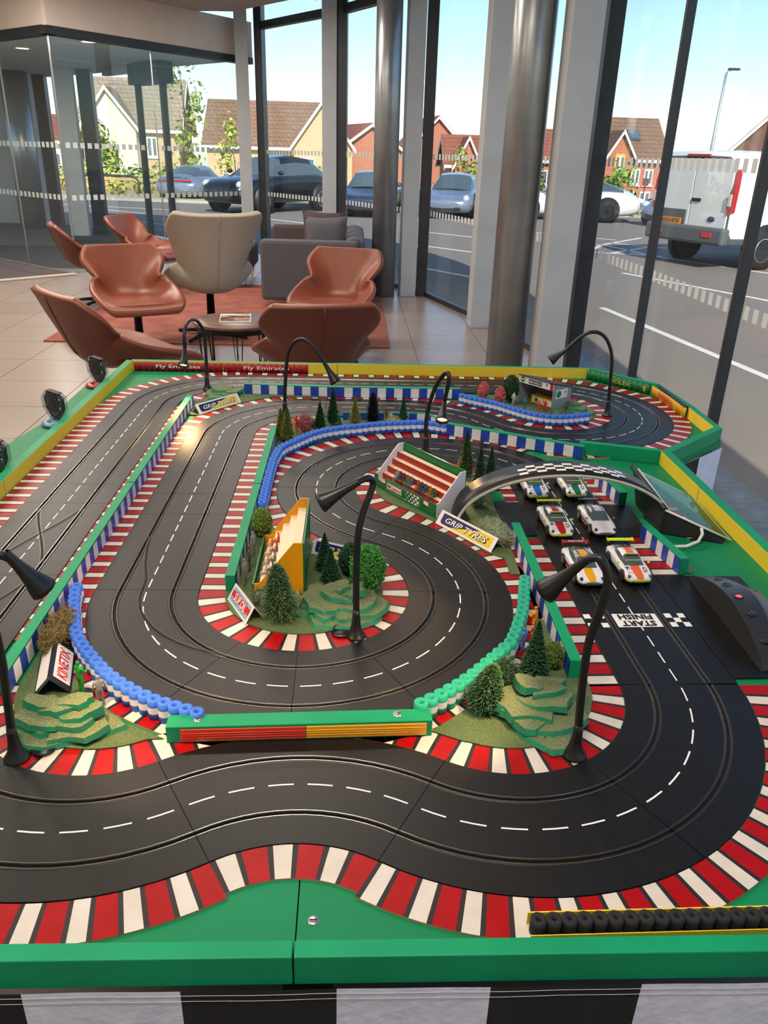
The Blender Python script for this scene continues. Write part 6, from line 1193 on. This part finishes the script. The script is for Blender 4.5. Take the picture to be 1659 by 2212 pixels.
# ================================================================== slot cars on the start grid
k = .0315; m_neon = M('neon_yellow', '#c9e01f', 0.35, emit=0.0); p_w = paint('slot_white', '#e4e4e6'); m_sred = paint('slot_red', '#a81822'); m_gl = M('slot_grey_lip', '#7c7f84', 0.35, 0.4); m_chk = M('number_black', '#16161a', 0.4); m_flag = M('flag_blue', '#2a4f9a', 0.4); m_grn_l = M('green_lens', '#4a5a2a', 0.15)
def slot_car(label, Yf, lane, stripe, lip, wing, skirt, kind):
    s = (0.1144 - Yf) / abs(d11.y) - .0715; q = P11(s, lane); rz = math.atan2(d11.y, d11.x); st = M('stripe_' + stripe.strip('#'), stripe, 0.3, coat=.5)
    t = thing('slot_car', label, 'toy car', (q.x, q.y, BZ + TZ + .0008), rz, 'slot cars on the start grid')
    silver = M('roof_silver', '#8b8f94', 0.25, 0.6)
    car(t, 'sports', k, p_w, st, lip, skirt, rim=m_rimd if kind == 'n' else m_rim, wing=wing, roofp=silver if kind == 's' else p_w, lens=m_grn_l if kind == 'n' else m_blackp)
    body = [o for o in t.children if o.name.startswith('body')][0]
    sl = Vector((1.0, 0, -.16)).normalized()
    if kind == 'n':
        # facing us the number boxes read upright from the front: x axis to the car's left, up towards the windscreen
        X = Vector((0, 1, 0)); Y = -sl; Nn = X.cross(Y)
        for yy, mt in ((-.52, m_card), (.52, m_card)):
            o_ = Vector((1.42, yy, .775)) * k; face_poly(body, 'number_panel', mt, o_, X, Y, [(-.19 * k, -.26 * k), (.19 * k, -.26 * k), (.19 * k, .26 * k), (-.19 * k, .26 * k)], .0004)
        text('911', m_chk, body, Vector((1.36, -.50, .785)) * k, X, Y, .24 * k, .34 * k, .02, .15, lift=.0008); text('D', m_chk, body, Vector((1.42, .52, .778)) * k, X, Y, .44 * k, .26 * k, .02, lift=.0008)
        face_poly(body, 'blue_flag', m_flag, Vector((1.52, -.52, .755)) * k, X, Y, [(-.19 * k, .26 * k), (.05 * k, .26 * k), (.12 * k, .40 * k), (-.15 * k, .40 * k)], .0006)
        mb = MB(); mb.box((.60 * k, 0, 1.03 * k), (.03 * k, 1.05 * k, .05 * k)); mb.box((.16 * k, 0, 1.275 * k), (.05 * k, .9 * k, .05 * k)); mb.build('neon_frame', [m_neon], t); mb = MB(); mb.box((.30 * k, 0, 1.22 * k), (.05 * k, .80 * k, .06 * k)); mb.build('roof_light_bar', [m_blackp], t)
    else:
        for s_ in (-1, 1): text('Carrera', p_w, body, Vector((.0, s_ * .905, .34)) * k, (-s_, 0, 0), (0, 0, 1), .17 * k, 1.1 * k, .02, .1, lift=.0006)
        X = Vector((0, 1, 0)); text('Carrera', p_w, [o for o in t.children if o.name.startswith('rear_wing')][0], Vector((-1.95, 0, 1.277)) * k, X, Vector((-1, 0, 0)), .22 * k, 1.0 * k, .02, .1, lift=.0004)
    mb = MB(); mb.lathe([(.0, 0), (.022, 0), (.020, .012), (.0, .014)], (0, 0, 0), 8); d_ = mb.build('driver', [m_blackp], t, (-.15 * k, .22 * k, .82 * k)); d_.scale = (.5, .5, .8)
    return t
slot_car('white toy race car with yellow bonnet stripe and red wing, front row left', -.389, -.0495, '#e0a312', m_gl, m_sred, m_sred, 's')
slot_car('white toy race car with orange bonnet stripe and neon wing, front row right', -.380, .0495, '#e2663a', m_neon, m_neon, p_w, 'n')
slot_car('white toy race car with red bonnet stripe and neon wing, second row left', -.175, -.0495, '#b5171f', m_neon, m_neon, p_w, 'n')
slot_car('white and silver toy race car with dark wing and red skirts, second row right', -.168, .0495, '#d3cfd6', m_gl, M('wing_dark', '#2a2a30', 0.35), m_sred, 's')
slot_car('white toy race car with blue bonnet stripe under the arch, third row left', .038, -.0495, '#1565b8', m_neon, m_neon, p_w, 'n')
slot_car('white toy race car with green bonnet stripe under the arch, third row right', .044, .0495, '#0d6e4c', m_neon, m_neon, p_w, 'n')
# ================================================================== hand controllers on the left shelf
m_clear = glass_mat('clear_plastic', '#e4eaeb', 0.22, 0.03); m_pcb = M('circuit_green', '#16201d', 0.4, col2='#6f7d78', scale=160, lo=.5, hi=.7)
for lb, x, y, c, rz in (('clear hand controller in a red cup, farthest on the left shelf', -.222, 1.03, '#a5201f', -.35), ('clear hand controller in a pale blue cup, middle of the left shelf', -.222, .60, '#5f8fae', -.30), ('clear hand controller in a green cup, nearest on the left shelf', -.222, .17, '#3f9a35', -.25)):
    t = thing('hand_controller', lb, 'controller', (x, y, BZ - .002), rz); mc = M('cup_' + c.strip('#'), c, 0.35)
    mb = MB(); mb.lathe([(.0001, .003), (.026, .003), (.028, .010), (.034, .012), (.046, .007), (.046, .003), (.030, 0.0), (.0001, 0.0)], (0, 0, 0), 28, 0, caps=False); mb.build('cup', [mc], t)
    prof = [(-.010, .012), (.014, .012), (.036, .048), (.036, .086), (.020, .098), (-.022, .106), (-.036, .086), (-.034, .052)]
    mb = MB(); mb.extrude([(px, -.014, pz) for px, pz in prof], (0, .028, 0)); mb.build('clear_case', [m_clear], t, bevel=.003)
    mb = MB(); mb.extrude([(px * .88, -.004, .012 + (pz - .012) * .92 + .003) for px, pz in prof], (0, .008, 0)); pc = mb.build('circuit_board', [m_pcb], t)
    mb = MB(); mb.box((.002, -.0035, .070), (.030, .002, .018)); mb.box((-.006, -.0035, .045), (.014, .002, .010)); mb.build('chip', [m_blackp], pc)
    mb = MB(); mb.box((.0, 0, .1015), (.040, .020, .003), 0); o = mb.build('top_label', [m_blackp], t); o.rotation_euler = (0, .19, 0); o.location = (-.016, 0, .001)
    for px, pz in ((.028, .055), (.028, .082), (-.028, .060), (-.020, .095)): mb = MB(); mb.ball((px, -.0145, pz), (.0035, .0012, .0035), 8, 4); mb.build('screw', [m_steel], t)
# ================================================================== checkered flag cloth hung round the table
m_fw = M('flag_white', '#d6d8e8', 0.7, col2='#e0e2f0', scale=30, bump=0.25, bscale=60); m_fk = M('flag_black', '#0f1113', 0.75, col2='#17191c', scale=30, bump=0.2, bscale=60); m_th = M('stitch_thread', '#c9c9c6', 0.7)
def cloth(label, a, b, ztop, zbot, offs, step=.160, phase=0, stitch=True, wav=.004):
    d = Vector((b[0] - a[0], b[1] - a[1])); L = d.length; d /= L; n = Vector((d.y, -d.x)); t = thing('flag_cloth', label, 'cloth', (a[0], a[1], 0)); mb = MB(); nu = int(L / .02); nv = int((ztop - zbot) / .02); vv = []
    f = lambda s, z: n * (wav * (math.sin(s * 23 + z * 5) * .6 + math.sin(s * 51 - z * 9) * .4) * (.15 + (ztop - z) * 3 if ztop - z < .28 else 1))
    for i in range(nu + 1):
        for j in range(nv + 1): s = L * i / nu; z = ztop - (ztop - zbot) * j / nv; p = d * s + f(s, z); mb.v.append((p.x, p.y, z))
    for i in range(nu):
        for j in range(nv):
            s = L * (i + .5) / nu; z = (ztop - zbot) * (j + .5) / nv; q = (int((s - offs) // step) + int((z + .03) // step) + phase) % 2
            k0 = i * (nv + 1) + j; mb.face((k0, k0 + 1, k0 + nv + 2, k0 + nv + 1), q, True)
    c = mb.build('cloth_panel', [m_fw, m_fk], t)
    if stitch:
        for dz in (.006, .0145): mb = MB(); mb.tube([tuple((d * (L * i / 60) + f(L * i / 60, ztop - dz) + n * .0008).to_3d() + Vector((0, 0, ztop - dz))) for i in range(61)], .0003, 4); mb.build('stitch_line', [m_th], t)
    return t
cloth('black and white checkered flag cloth hanging below the near rim', (-.186, -1.172), (1.56, -1.172), BZ - .021, BZ - .50, .515 - .160 * 4 - .0, .160, 0)
cloth('black and white checkered flag cloth hanging at the right corner by the window', (1.556, .318), (1.806, .530), BZ - .021, BZ - .50, -.03, .21, 1, False)
cloth('black and white checkered flag cloth along the right side of the table', (1.566, -1.16), (1.566, .312), BZ - .021, BZ - .50, 0, .16, 0, False)
cloth('black and white checkered flag cloth along the far side of the table', (1.58, 1.272), (-.18, 1.272), BZ - .021, BZ - .50, 0, .16, 0, False)
